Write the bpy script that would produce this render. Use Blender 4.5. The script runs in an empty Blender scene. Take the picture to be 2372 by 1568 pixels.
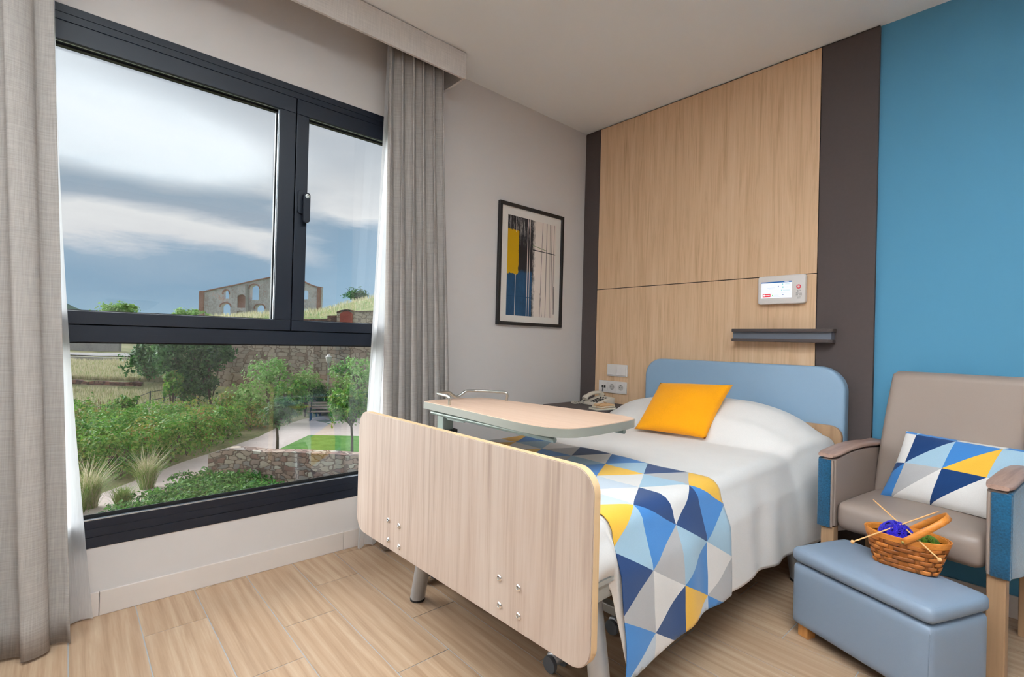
import bpy, bmesh, math, random
import numpy as np
from mathutils import Vector, Matrix
PI = math.pi
sc = bpy.context.scene
COL = sc.collection

# ---------------------------------------------------------------- camera
F_PX, YAW, PITCH, ROLL = 1148.68, 0.838802, 0.0055218, 0.0259034
CAM = Vector((2.5, 0.0, 1.107))
fwd = Vector((-math.sin(YAW)*math.cos(PITCH), math.cos(YAW)*math.cos(PITCH), math.sin(PITCH)))
rt = fwd.cross(Vector((0, 0, 1))).normalized(); up = rt.cross(fwd)
rt2 = rt*math.cos(ROLL) + up*math.sin(ROLL); up2 = up*math.cos(ROLL) - rt*math.sin(ROLL)
cd = bpy.data.cameras.new('camera'); cam = bpy.data.objects.new('camera', cd); COL.objects.link(cam)
cam.matrix_world = Matrix(((rt2.x, up2.x, -fwd.x, CAM.x), (rt2.y, up2.y, -fwd.y, CAM.y), (rt2.z, up2.z, -fwd.z, CAM.z), (0, 0, 0, 1)))
cd.sensor_width = 36; cd.lens = F_PX/2372*36; cd.clip_start = 0.05; cd.clip_end = 3000
sc.camera = cam

# ---------------------------------------------------------------- exposure
sc.view_settings.view_transform = 'Standard'
sc.view_settings.look = 'None'
sc.view_settings.gamma = 1
sc.view_settings.use_curve_mapping = False
sc.view_settings.exposure = 0.0

# ---------------------------------------------------------------- node helpers
def s2l(c):
    return tuple((v/12.92 if v <= .04045 else ((v+.055)/1.055)**2.4) for v in (x/255 for x in c)) + (1,)

class NT:
    def __init__(s, tree): s.t = tree; tree.nodes.clear()
    def n(s, typ, **kw):
        nd = s.t.nodes.new(typ)
        for k, v in kw.items():
            if k == 'inp':
                for a, b in v.items():
                    if isinstance(b, bpy.types.NodeSocket): s.t.links.new(b, nd.inputs[a])
                    else: nd.inputs[a].default_value = b
            else: setattr(nd, k, v)
        return nd
    def math(s, op, a, b=0.0, c=None):
        nd = s.n('ShaderNodeMath', operation=op)
        for i, v in enumerate((a, b) if c is None else (a, b, c)):
            if isinstance(v, bpy.types.NodeSocket): s.t.links.new(v, nd.inputs[i])
            else: nd.inputs[i].default_value = v
        return nd.outputs[0]
    def ramp(s, fac, stops, interp='LINEAR'):
        nd = s.n('ShaderNodeValToRGB'); nd.color_ramp.interpolation = interp
        el = nd.color_ramp.elements
        while len(el) < len(stops): el.new(0.5)
        for e, (p, c) in zip(el, stops): e.position = p; e.color = c
        s.t.links.new(fac, nd.inputs[0]); return nd.outputs[0]
    def mapping(s, vec, scale=(1, 1, 1), loc=(0, 0, 0), rot=(0, 0, 0)):
        return s.n('ShaderNodeMapping', inp={'Vector': vec, 'Scale': scale, 'Location': loc, 'Rotation': rot}).outputs[0]
    def noise(s, vec, scale=5, detail=3, rough=.5, dist=0.):
        return s.n('ShaderNodeTexNoise', inp={'Vector': vec, 'Scale': scale, 'Detail': detail, 'Roughness': rough, 'Distortion': dist}).outputs[0]
    def mix(s, f, a, b, blend='MIX'):
        nd = s.n('ShaderNodeMix', data_type='RGBA', blend_type=blend)
        for i, v in ((0, f), (6, a), (7, b)):
            if isinstance(v, bpy.types.NodeSocket): s.t.links.new(v, nd.inputs[i])
            else: nd.inputs[i].default_value = v
        return nd.outputs[2]
    def bump(s, h, strength=.2, dist=.01):
        return s.n('ShaderNodeBump', inp={'Height': h, 'Strength': strength, 'Distance': dist}).outputs[0]
    def out(s, sh): s.n('ShaderNodeOutputMaterial', inp={'Surface': sh})

def newmat(name):
    m = bpy.data.materials.new(name); m.use_nodes = True
    return m, NT(m.node_tree)

def bsdf(t, color, rough=.6, metal=0., normal=None, spec=.5, **extra):
    nd = t.n('ShaderNodeBsdfPrincipled')
    for k, v in (('Base Color', color), ('Roughness', rough), ('Metallic', metal), ('Specular IOR Level', spec)) + tuple(extra.items()):
        if isinstance(v, bpy.types.NodeSocket): t.t.links.new(v, nd.inputs[k])
        else: nd.inputs[k].default_value = v
    if normal is not None: t.t.links.new(normal, nd.inputs['Normal'])
    return nd.outputs[0]

def plain(name, rgb, rough=.6, metal=0., spec=.5, nz=0., nscale=30, bump=0., **extra):
    m, t = newmat(name); c = s2l(rgb)
    co = t.n('ShaderNodeTexCoord').outputs['Object']
    nrm = None
    f = t.noise(co, nscale, 4)
    d = nz if nz else .03
    col = t.mix(f, tuple(min(1, x*(1-d)) for x in c[:3])+(1,), tuple(min(1, x*(1+d)) for x in c[:3])+(1,))
    if bump: nrm = t.bump(f, bump, .004)
    t.out(bsdf(t, col, rough, metal, nrm, spec, **extra)); return m

def wood(name, c1, c2, c3, axis='Z', scale=1., rough=.45, island=False, wave=.0, bump=.05, spec=.4, var=.0, c0=None):
    """streaky wood laminate, grain running along the given object axis"""
    m, t = newmat(name)
    co = t.n('ShaderNodeTexCoord').outputs['Object']
    if island:
        r = t.n('ShaderNodeNewGeometry').outputs['Random Per Island']
        off = t.n('ShaderNodeCombineXYZ', inp={0: t.math('MULTIPLY', r, 37.), 1: t.math('MULTIPLY', r, 91.), 2: t.math('MULTIPLY', r, 53.)}).outputs[0]
        co = t.n('ShaderNodeVectorMath', operation='ADD', inp={0: co, 1: off}).outputs[0]
    def sc_(al, ac): return {'X': (al, ac, ac), 'Y': (ac, al, ac), 'Z': (ac, ac, al)}[axis]
    fine = t.noise(t.mapping(co, sc_(2.5*scale, 110*scale)), 1, 5, .6)
    mid = t.noise(t.mapping(co, sc_(1.1*scale, 24*scale)), 1, 5, .65, 1.1)
    big = t.noise(t.mapping(co, sc_(.7*scale, 5*scale)), 1, 3, .5, 1.2)
    w = t.n('ShaderNodeTexWave', wave_type='BANDS', bands_direction={'X': 'Y', 'Y': 'X', 'Z': 'X'}[axis],
            inp={'Vector': t.mapping(co, sc_(.8*scale, 5*scale)), 'Scale': .9, 'Distortion': 7., 'Detail': 2.5, 'Detail Scale': .6, 'Detail Roughness': .5}).outputs[1]
    f = t.math('ADD', t.math('MULTIPLY', fine, .35), t.math('MULTIPLY', mid, .65))
    f = t.math('ADD', t.math('MULTIPLY', f, 1-wave), t.math('MULTIPLY', w, wave))
    col = t.ramp(f, [(.30, s2l(c1)), (.5, s2l(c2)), (.72, s2l(c3))])
    col = t.mix(t.math('MULTIPLY', t.math('SUBTRACT', big, .42), 1.4), col, s2l(c0 or c1))
    if island and var:
        col = t.mix(t.math('MULTIPLY', r, var), col, s2l(c1)) if var < 1 else t.mix(t.math('MULTIPLY', t.math('FRACT', t.math('MULTIPLY', r, 7.3)), .75), col, (c1[0]**2/255**2*.35, c1[1]**2/255**2*.3, c1[2]**2/255**2*.3, 1))
    t.out(bsdf(t, col, rough, 0, t.bump(fine, bump, .002), spec)); return m

def linen(name, c, d=.18, scale=1., rough=.9, trans=0.):
    m, t = newmat(name); c = s2l(c)
    co = t.n('ShaderNodeTexCoord').outputs['Object']
    a = t.noise(t.mapping(co, (260*scale, 260*scale, 9*scale)), 1, 3, .6)
    b = t.noise(t.mapping(co, (9*scale, 9*scale, 420*scale)), 1, 3, .6)
    f = t.math('ADD', t.math('MULTIPLY', a, .5), t.math('MULTIPLY', b, .5))
    col = t.ramp(f, [(.36, tuple(x*(1-d) for x in c[:3])+(1,)), (.64, tuple(min(1, x*(1+d)) for x in c[:3])+(1,))])
    sh = bsdf(t, col, rough, 0, t.bump(f, .25, .002), .2)
    if trans:
        tr = t.n('ShaderNodeBsdfTranslucent', inp={'Color': col}).outputs[0]
        sh = t.n('ShaderNodeMixShader', inp={0: trans, 1: sh, 2: tr}).outputs[0]
    t.out(sh); return m

def fabric(name, rgb, rough=.9, d=.06, scale=400, bump=.15, sheen=.2):
    m, t = newmat(name); c = s2l(rgb)
    co = t.n('ShaderNodeTexCoord').outputs['Object']
    a = t.noise(co, scale, 2); b = t.noise(co, 9, 3)
    f = t.math('ADD', t.math('MULTIPLY', a, .6), t.math('MULTIPLY', b, .4))
    col = t.ramp(f, [(.35, tuple(x*(1-d) for x in c[:3])+(1,)), (.65, tuple(min(1, x*(1+d)) for x in c[:3])+(1,))])
    t.out(bsdf(t, col, rough, 0, t.bump(a, bump, .002), .2, **{'Sheen Weight': sheen})); return m

def metal(name, rgb, rough=.35, mt=1.):
    return plain(name, rgb, rough, mt, nz=.04, nscale=200)

def glow(name, rgb, strength):
    m, t = newmat(name)
    t.out(t.n('ShaderNodeEmission', inp={'Color': s2l(rgb), 'Strength': strength}).outputs[0]); return m

# ---------------------------------------------------------------- world: overcast sky with layered cloud
w = bpy.data.worlds.new('sky'); sc.world = w; w.use_nodes = True
t = NT(w.node_tree)
d = t.n('ShaderNodeTexCoord').outputs['Generated']
sx = t.n('ShaderNodeSeparateXYZ', inp={0: d})
el = sx.outputs[2]
az = t.math('DIVIDE', sx.outputs[1], t.math('MAXIMUM', t.math('MULTIPLY', sx.outputs[0], -1.), .05))
wv = t.mapping(d, (2.2, 2.2, 7.0))
n1 = t.noise(wv, 1.6, 6, .55, .4)
n2 = t.noise(t.mapping(d, (2.6, 2.6, 12.0), (3.1, 1.7, .4)), 2.1, 7, .62, .6)
n3 = t.noise(t.mapping(d, (1.2, 1.2, 3.0), (7.1, 2.7, 1.4)), 2.2, 5, .55, .4)
elw = t.math('ADD', t.math('ADD', el, .02), t.math('MULTIPLY', t.math('SUBTRACT', n1, .5), .09))
elw = t.math('ADD', elw, t.math('MULTIPLY', t.math('SUBTRACT', n2, .5), .05))
bl_ = t.ramp(elw, [(0.0, s2l((186, 206, 222))), (.05, s2l((150, 182, 206))), (.10, s2l((134, 168, 196))), (.145, s2l((150, 176, 200))), (.165, s2l((226, 226, 230))), (.195, s2l((236, 236, 238))), (.222, s2l((168, 182, 198))),
                   (.25, s2l((160, 178, 196))), (.285, s2l((194, 200, 208))), (.34, s2l((202, 204, 210))), (.42, s2l((196, 201, 208))), (1., s2l((194, 199, 206)))])
br_ = t.ramp(elw, [(0.0, s2l((190, 210, 226))), (.08, s2l((164, 194, 218))), (.16, s2l((152, 182, 208))), (.222, s2l((150, 176, 200))), (.25, s2l((238, 238, 241))), (.29, s2l((220, 222, 227))), (.40, s2l((198, 203, 210))), (1., s2l((194, 199, 206)))])
azf = t.n('ShaderNodeMapRange', inp={'Value': t.math('ADD', az, t.math('MULTIPLY', t.math('SUBTRACT', n2, .5), .2)), 'From Min': .26, 'From Max': .40}).outputs[0]
base = t.mix(azf, bl_, br_)
cl = t.ramp(n3, [(.42, (0, 0, 0, 1)), (.66, (1, 1, 1, 1))])
hi = t.n('ShaderNodeMapRange', inp={'Value': el, 'From Min': .24, 'From Max': .34}).outputs[0]
sky = t.mix(t.math('MULTIPLY', t.math('MULTIPLY', cl, hi), .5), base, s2l((182, 192, 206)))
sky = t.mix(t.math('LESS_THAN', el, -.02), sky, s2l((90, 95, 80)))
bg = t.n('ShaderNodeBackground', inp={'Color': sky, 'Strength': 1.0})
t.n('ShaderNodeOutputWorld', inp={'Surface': bg.outputs[0]})

# soft daylight coming down through the cloud from the window side
def sun(name, direction, energy, angle, color):
    l = bpy.data.lights.new(name, 'SUN'); l.energy = energy; l.angle = math.radians(angle); l.color = color
    o = bpy.data.objects.new(name, l); COL.objects.link(o); o.location = (-6, -4, 8)
    o.rotation_euler = Vector(direction).to_track_quat('-Z', 'Y').to_euler(); return o
sun('daylight_sun', (1., .66, -.5), 8.0, 55, (.95, .98, 1.))

# ---------------------------------------------------------------- mesh helpers
ROOT = {}
def link(o): COL.objects.link(o); return o

def thing(name, label, cat, loc=(0, 0, 0), rotz=0, group=None):
    o = bpy.data.objects.new(name, None); link(o); o.empty_display_size = .05
    o.location = loc; o.rotation_euler = (0, 0, rotz)
    o['label'] = label; o['category'] = cat
    if group: o['group'] = group
    ROOT[o.name] = Matrix.Translation(loc) @ Matrix.Rotation(rotz, 4, 'Z')
    return o

def tag(o, label, cat, group=None, kind=None):
    o['label'] = label; o['category'] = cat
    if group: o['group'] = group
    if kind: o['kind'] = kind
    return o

def obj(name, bm, mats, parent=None, smooth=False, local=False, bevel=0., seg=2, solid=0., sub=0, angle=40):
    """bm: bmesh in world coordinates (or in the thing's own when local)"""
    if bevel or False:
        bm.normal_update()
        es = [e for e in bm.edges if len(e.link_faces) == 2 and e.calc_face_angle(0) > .5]
        bmesh.ops.bevel(bm, geom=es, offset=bevel, segments=seg, affect='EDGES', profile=.5, clamp_overlap=True)
    me = bpy.data.meshes.new(name)
    if parent is not None:
        R = ROOT[parent.name]
        if not local: bm.transform(R.inverted())
    bm.normal_update(); bm.to_mesh(me); bm.free()
    for m in (mats if isinstance(mats, (list, tuple)) else [mats]): me.materials.append(m)
    o = bpy.data.objects.new(name, me); link(o)
    if smooth:
        me.polygons.foreach_set('use_smooth', [True]*len(me.polygons))
        if angle < 180: me.set_sharp_from_angle(angle=math.radians(angle))
    if parent is not None: o.parent = parent; ROOT[o.name] = ROOT[parent.name]
    else: ROOT[o.name] = Matrix.Identity(4)
    if solid:
        md = o.modifiers.new('thick', 'SOLIDIFY'); md.thickness = solid; md.offset = 0
    if sub:
        md = o.modifiers.new('sub', 'SUBSURF'); md.levels = sub; md.render_levels = sub
    return o

def struct(name, bm, mats, parent=None, **kw):
    o = obj(name, bm, mats, parent, **kw)
    if parent is None: o['kind'] = 'structure'
    return o

def B(*boxes, bm=None, mi=0):
    """boxes given as (x0,x1,y0,y1,z0,z1)"""
    bm = bm or bmesh.new()
    for x0, x1, y0, y1, z0, z1 in boxes:
        v = [bm.verts.new((x, y, z)) for z in (z0, z1) for y in (y0, y1) for x in (x0, x1)]
        for f in ((0, 2, 3, 1), (4, 5, 7, 6), (0, 1, 5, 4), (2, 6, 7, 3), (0, 4, 6, 2), (1, 3, 7, 5)):
            bm.faces.new([v[i] for i in f]).material_index = mi
    return bm

def prism(pts, axis, a, b, bm=None):
    """extrude a closed 2D outline along an axis from a to b. axis x: pts=(y,z); y: (x,z); z: (x,y)"""
    bm = bm or bmesh.new()
    def P(p, h): return {'x': (h, p[0], p[1]), 'y': (p[0], h, p[1]), 'z': (p[0], p[1], h)}[axis]
    A = [bm.verts.new(P(p, a)) for p in pts]; Bv = [bm.verts.new(P(p, b)) for p in pts]
    n = len(pts)
    bm.faces.new(A); bm.faces.new(Bv[::-1])
    for i in range(n): bm.faces.new((A[i], Bv[i], Bv[(i+1) % n], A[(i+1) % n]))
    bmesh.ops.recalc_face_normals(bm, faces=bm.faces[:])
    return bm

def rrect(x0, x1, y0, y1, r, n=8, rs=None):
    """rounded rectangle outline; rs = radii for (x0y0, x1y0, x1y1, x0y1)"""
    rs = rs or (r,)*4; out = []
    for (cx, cy, sx, sy, a0), rr in zip(((x0, y0, 1, 1, PI), (x1, y0, -1, 1, 1.5*PI), (x1, y1, -1, -1, 0), (x0, y1, 1, -1, .5*PI)), rs):
        if rr <= 0: out.append((cx, cy)); continue
        for i in range(n+1):
            a = a0 + i/n*PI/2
            out.append((cx+sx*rr+rr*math.cos(a), cy+sy*rr+rr*math.sin(a)))
    return out

def frame_of(p, q):
    d = (q-p).normalized(); a = Vector((0, 0, 1)) if abs(d.z) < .9 else Vector((1, 0, 0))
    u = d.cross(a).normalized(); return d, u, d.cross(u)

def tube(pts, r, n=10, bm=None, closed=False, cap=True, sx=1., radii=None):
    bm = bm or bmesh.new(); pts = [Vector(p) for p in pts]; rings = []; m = len(pts)
    pu = None
    for i, p in enumerate(pts):
        a = pts[i-1] if (i or closed) else p; b = pts[(i+1) % m] if (i < m-1 or closed) else p
        d = (b-a).normalized()
        if pu is None: _, u, _ = frame_of(a, b)
        else: u = (pu - d*pu.dot(d)).normalized()
        pu = u; v = d.cross(u); rr = radii[i] if radii else r
        rings.append([bm.verts.new(p + u*(rr*sx*math.cos(2*PI*k/n)) + v*(rr*math.sin(2*PI*k/n))) for k in range(n)])
    for i in range(m if closed else m-1):
        A, Bb = rings[i], rings[(i+1) % m]
        for k in range(n): bm.faces.new((A[k], A[(k+1) % n], Bb[(k+1) % n], Bb[k]))
    if cap and not closed: bm.faces.new(rings[0][::-1]); bm.faces.new(rings[-1])
    return bm

def smoothpath(pts, n=8):
    """Catmull-Rom through points"""
    P = [Vector(p) for p in pts]; P = [2*P[0]-P[1]] + P + [2*P[-1]-P[-2]]; out = []
    for i in range(1, len(P)-2):
        for k in range(n):
            s = k/n; a, b, c, d = P[i-1:i+3]
            out.append(.5*((2*b)+(c-a)*s+(2*a-5*b+4*c-d)*s*s+(3*b-a-3*c+d)*s**3))
    out.append(P[-2]); return out

def lathe(prof, c, n=24, bm=None, sx=1., sy=1., axis='z'):
    """prof: (radius, height)"""
    bm = bm or bmesh.new(); rings = []
    for r, h in prof:
        ring = []
        for k in range(n):
            a = 2*PI*k/n; x, y = r*sx*math.cos(a), r*sy*math.sin(a)
            q = (x, y, h) if axis == 'z' else ((h, x, y) if axis == 'x' else (x, h, y))
            ring.append(bm.verts.new((c[0]+q[0], c[1]+q[1], c[2]+q[2])))
        rings.append(ring)
    for A, Bb in zip(rings, rings[1:]):
        for k in range(n): bm.faces.new((A[k], A[(k+1) % n], Bb[(k+1) % n], Bb[k]))
    bm.faces.new(rings[0][::-1]); bm.faces.new(rings[-1])
    bmesh.ops.recalc_face_normals(bm, faces=bm.faces[:])
    return bm

def grid(nu, nv, fn, bm=None, mi=0, wrap=False):
    bm = bm or bmesh.new()
    V = [[bm.verts.new(fn(i/nu, j/nv)) for j in range(nv+1)] for i in range(nu if wrap else nu+1)]
    for i in range(nu):
        A, Bb = V[i], V[(i+1) % len(V)]
        for j in range(nv): bm.faces.new((A[j], Bb[j], Bb[j+1], A[j+1])).material_index = mi
    return bm

def puff(x0, x1, y0, y1, z0, z1, r, bulge=0., seg=4, crown=0.):
    """upholstered block: rounded box whose top may crown"""
    bm = bmesh.new(); nx = ny = 14; nz = 6
    cx, cy, cz = (x0+x1)/2, (y0+y1)/2, (z0+z1)/2; hx, hy, hz = (x1-x0)/2, (y1-y0)/2, (z1-z0)/2
    bmesh.ops.create_cube(bm, size=2)
    bmesh.ops.subdivide_edges(bm, edges=bm.edges[:], cuts=11, use_grid_fill=True)
    for v in bm.verts:
        p = v.co.copy()
        def wp(c): return math.copysign(1-(1-abs(c))**1.9, c)   # crowd vertices towards the edges
        q = Vector((wp(p.x)*hx, wp(p.y)*hy, wp(p.z)*hz))
        inn = Vector((max(-hx+r, min(hx-r, q.x)), max(-hy+r, min(hy-r, q.y)), max(-hz+r, min(hz-r, q.z))))
        dlt = q-inn
        if dlt.length > 1e-9: q = inn + dlt.normalized()*r
        fx, fy, fz = 1-(q.x/hx)**2, 1-(q.y/hy)**2, 1-(q.z/hz)**2
        if q.z > 0: q.z += crown*max(fx, 0)*max(fy, 0)*(q.z/hz)
        q.y += bulge*max(fx, 0)*max(fz, 0)*(q.y/hy); q.x += bulge*max(fy, 0)*max(fz, 0)*(q.x/hx)
        v.co = q + Vector((cx, cy, cz))
    return bm

def vnoise(x, y, s=0):
    return (math.sin(x*1.7+s)+math.sin(y*2.3+1.3*s+x*.6)+math.sin((x+y)*1.1+2.1*s)+.5*math.sin(x*4.1-y*3.3+s))/3.5
def sm(a, b, x):
    x = max(0, min(1, (x-a)/(b-a))); return x*x*(3-2*x)

# ---------------------------------------------------------------- materials
M_wall = plain('wall_paint', (208, 200, 196), .85, nz=.012, nscale=4)
M_ceil = plain('ceiling_paint', (243, 242, 241), .9, nz=.01, nscale=3)
M_blue = plain('blue_paint', (80, 140, 172), .85, nz=.015, nscale=5)
M_tilebase = plain('baseboard_tile', (216, 204, 196), .4, nz=.02, nscale=12)
M_grout = plain('grout', (168, 168, 172), .9)
M_floor = wood('floor_planks', (156, 124, 98), (184, 154, 126), (204, 178, 152), 'X', 1.5, .42, True, .12, .08, .4, .35, (160, 124, 94))
M_panelwood = wood('panel_oak', (186, 146, 110), (218, 180, 144), (230, 196, 164), 'Z', 1.1, .5, c0=(210, 172, 136))
M_bedwood = wood('bed_board', (156, 134, 120), (188, 168, 154), (202, 186, 174), 'Z', .95, .45, wave=.03, c0=(168, 142, 126))
M_edgewood = wood('board_edge', (206, 168, 124), (218, 182, 140), (226, 194, 154), 'Z', 1., .5)
M_tablewood = wood('tabletop_wood', (206, 168, 144), (220, 186, 162), (228, 198, 176), 'X', .8, .4)
M_armwood = wood('arm_wood', (138, 108, 96), (168, 136, 122), (184, 152, 136), 'Y', 1., .4)
M_legwood = wood('leg_wood', (150, 114, 84), (178, 142, 108), (190, 154, 120), 'Z', 1., .5)
M_footwood = wood('stool_foot', (180, 120, 64), (204, 144, 84), (214, 156, 96), 'Z', 1., .5)
M_dark = plain('dark_laminate', (82, 72, 70), .75, spec=.2, nz=.06, nscale=60)
M_gap = plain('shadow_gap', (18, 16, 15), .8)
M_frame = plain('anthracite_aluminium', (16, 23, 36), .4, 0., spec=.4, nz=.05, nscale=120)
M_seal = plain('rubber_seal', (12, 13, 15), .5)
M_bead = metal('glazing_bead', (190, 196, 204), .3)
M_curtain = linen('curtain_linen', (172, 164, 158), .16, 1., .95, .12)
M_pelmet = linen('pelmet_linen', (218, 210, 205), .12, 1.)
M_black = plain('black_plastic', (20, 20, 22), .45)
M_wheel = plain('grey_rubber', (84, 88, 94), .5)
M_white = plain('white_plastic', (228, 220, 216), .35)
M_cream = plain('cream_plastic', (212, 200, 184), .4)
M_chrome = metal('chrome', (225, 225, 225), .12)
M_steel = metal('brushed_steel', (188, 188, 182), .32)
M_greymetal = plain('grey_metal', (176, 174, 168), .38, .35)
M_silver = plain('silver_paint', (172, 174, 178), .35, .55)
M_tableedge = plain('table_edge', (142, 140, 130), .4, .1)
M_green = plain('table_metal', (150, 160, 150), .4, .3)
M_sheet = fabric('white_cotton', (236, 230, 226), .92, .03, 350, .1)
M_mattress = fabric('mattress_ticking', (226, 222, 220), .9)
M_yellow = fabric('yellow_cotton', (244, 160, 6), .85, .06, 300, .2)
M_headfab = plain('headboard_vinyl', (138, 164, 188), .5, nz=.03, nscale=200, bump=.03)
M_taupe = plain('taupe_leather', (146, 128, 118), .48, nz=.03, nscale=300, bump=.05)
M_stool = plain('stool_leather', (132, 146, 164), .46, nz=.03, nscale=300, bump=.05)
M_tealfab = fabric('teal_velvet', (10, 74, 106), .8, .45, 160, .4, .6)
PAT = [fabric('print_'+n, c, .9, .03, 350, .1) for n, c in (('navy', (22, 56, 104)), ('blue', (62, 122, 184)), ('lightblue', (160, 188, 206)),
       ('yellow', (232, 178, 62)), ('grey', (176, 172, 172)), ('white', (232, 226, 222)), ('palegrey', (196, 204, 214)))]

m, t = newmat('sheer_voile')
co = t.n('ShaderNodeTexCoord').outputs['Object']
f = t.noise(t.mapping(co, (300, 300, 5)), 1, 2)
df = t.n('ShaderNodeBsdfDiffuse', inp={'Color': (.92, .92, .93, 1)}).outputs[0]
tl = t.n('ShaderNodeBsdfTranslucent', inp={'Color': (.95, .95, .97, 1)}).outputs[0]
tp = t.n('ShaderNodeBsdfTransparent').outputs[0]
a = t.n('ShaderNodeMixShader', inp={0: .6, 1: df, 2: tl}).outputs[0]
t.out(t.n('ShaderNodeMixShader', inp={0: t.math('MULTIPLY_ADD', f, .2, .02), 1: a, 2: tp}).outputs[0]); M_sheer = m

m, t = newmat('window_glass')
co = t.n('ShaderNodeTexCoord').outputs['Object']
dust = t.noise(co, 3, 4)
gl = t.n('ShaderNodeBsdfGlossy', inp={'Color': (1, 1, 1, 1), 'Roughness': .0}).outputs[0]
tp = t.n('ShaderNodeBsdfTransparent', inp={'Color': (.97, .985, .98, 1)}).outputs[0]
ge = t.n('ShaderNodeNewGeometry')
cs_ = t.math('ABSOLUTE', t.n('ShaderNodeVectorMath', operation='DOT_PRODUCT', inp={0: ge.outputs['Incoming'], 1: ge.outputs['Normal']}).outputs['Value'])
fr = t.math('MULTIPLY_ADD', t.math('POWER', t.math('SUBTRACT', 1., cs_), 5.), .95, .045)
t.out(t.n('ShaderNodeMixShader', inp={0: fr, 1: tp, 2: gl}).outputs[0]); M_glass = m

# ================================================================ ROOM
YB, ZC, XR, YF = 2.99, 2.727, 4.7, -3.2
YP = 2.967                                     # face of the wall panelling
# --- floor: wood-look tiles, 0.2028 m rows along the window wall, long side along x
bm = bmesh.new(); rw, L0 = .2028, .7425
offs = {0: .2825, 1: .02, 2: .54, 3: .30, 4: .79}
r0 = .2325
bm = B((0, XR, YF, YB, -.03, -.0015), mi=1)
for k in range(-17, 15):
    y0, y1 = r0+k*rw, r0+(k+1)*rw
    if y1 < YF or y0 > YB: continue
    o_ = offs.get(k, (k*.2475+.05) % L0) if k in offs else ((k*.495+.31) % L0)
    x = o_ % L0 - L0
    while x < XR:
        xa, xb = max(x, 0)+.0019, min(x+L0, XR)-.0019
        if xb-xa > .004: B((xa, xb, max(y0, YF)+.0019, min(y1, YB)-.0019, -.0014, 0), bm=bm)
        x += L0
struct('floor', bm, [M_floor, M_grout])
struct('ceiling', B((-.3, XR, YF, YB, ZC, ZC+.15)), M_ceil)
WY0, WY1, WZ0, WZ1 = -.62, 1.56, .265, 2.316    # window opening
struct('wall_left', B((-.28, 0, YF, WY0, 0, ZC), (-.28, 0, WY1, YB+.15, 0, ZC), (-.28, 0, WY0, WY1, 0, WZ0), (-.28, 0, WY0, WY1, WZ1, ZC)), M_wall)
struct('wall_back', B((0, XR, YB, YB+.15, 0, ZC)), M_blue)
struct('wall_right', B((XR, XR+.12, YF-.12, YB+.15, 0, ZC)), M_wall)
struct('wall_front', B((-.28, XR, YF-.12, YF, 0, ZC)), M_wall)
bb = bmesh.new()
js = [YF+.001, -1.83, -.8557, .119, 1.0966, 2.07, YB-.03]
for a_, b_ in zip(js, js[1:]): B((.0005, .011, a_+.001, b_-.001, .0005, .0925), bm=bb)
struct('baseboard_left', bb, M_tilebase, bevel=.001, seg=1)
struct('baseboard_back', B((1.89, XR-.01, YB-.011, YB-.0005, .0005, .0925)), M_tilebase)
# --- wall panelling behind the bed
struct('trim_1', B((.002, .141, YP, YB-.0005, .001, ZC-.008)), M_dark)
struct('trim_2', B((.145, 1.614, YP, YB-.0005, 1.514, ZC-.008)), M_panelwood)
struct('trim_3', B((.145, 1.614, YP, YB-.0005, .001, 1.509)), M_panelwood)
struct('trim_4', B((1.618, 1.871, YP, YB-.0005, .001, ZC-.008)), M_dark, bevel=.0015, seg=1)
struct('trim_5', B((.002, 1.869, YP+.006, YB-.001, .0005, ZC-.002)), M_gap)

# --- window
win = bpy.data.objects.new('window_1', None); link(win); win['kind'] = 'structure'; win.location = (0, .5, WZ0)
ROOT['window_1'] = Matrix.Translation(win.location)
def ring(y0, y1, z0, z1, xa, xb, wl, wr, wb, wt, bm=None):
    return B((xa, xb, y0, y1, z0, z0+wb), (xa, xb, y0, y1, z1-wt, z1), (xa, xb, y0, y0+wl, z0+wb, z1-wt), (xa, xb, y1-wr, y1, z0+wb, z1-wt), bm=bm)
TR0, TR1, MUL = 1.062, 1.128, .805
bm = ring(WY0, WY1, WZ0, WZ1, -.075, .0, .06, .06, .107, .06)
B((-.075, .0, WY0+.06, WY1-.06, TR0, TR1), bm=bm)
obj('window_frame', bm, M_frame, win, bevel=.002, seg=1)
obj('frame_moulding', B((.0, .0035, WY0+.003, WY1-.003, WZ0+.002, .307), (.0, .0018, WY0+.003, WY1-.003, .3085, .34), (.0, .003, WY0+.06, WY1-.06, TR0+.001, 1.094),
    (.0, .003, WY0+.003, WY1-.003, 2.285, WZ1-.002)), M_frame, win)
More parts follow.
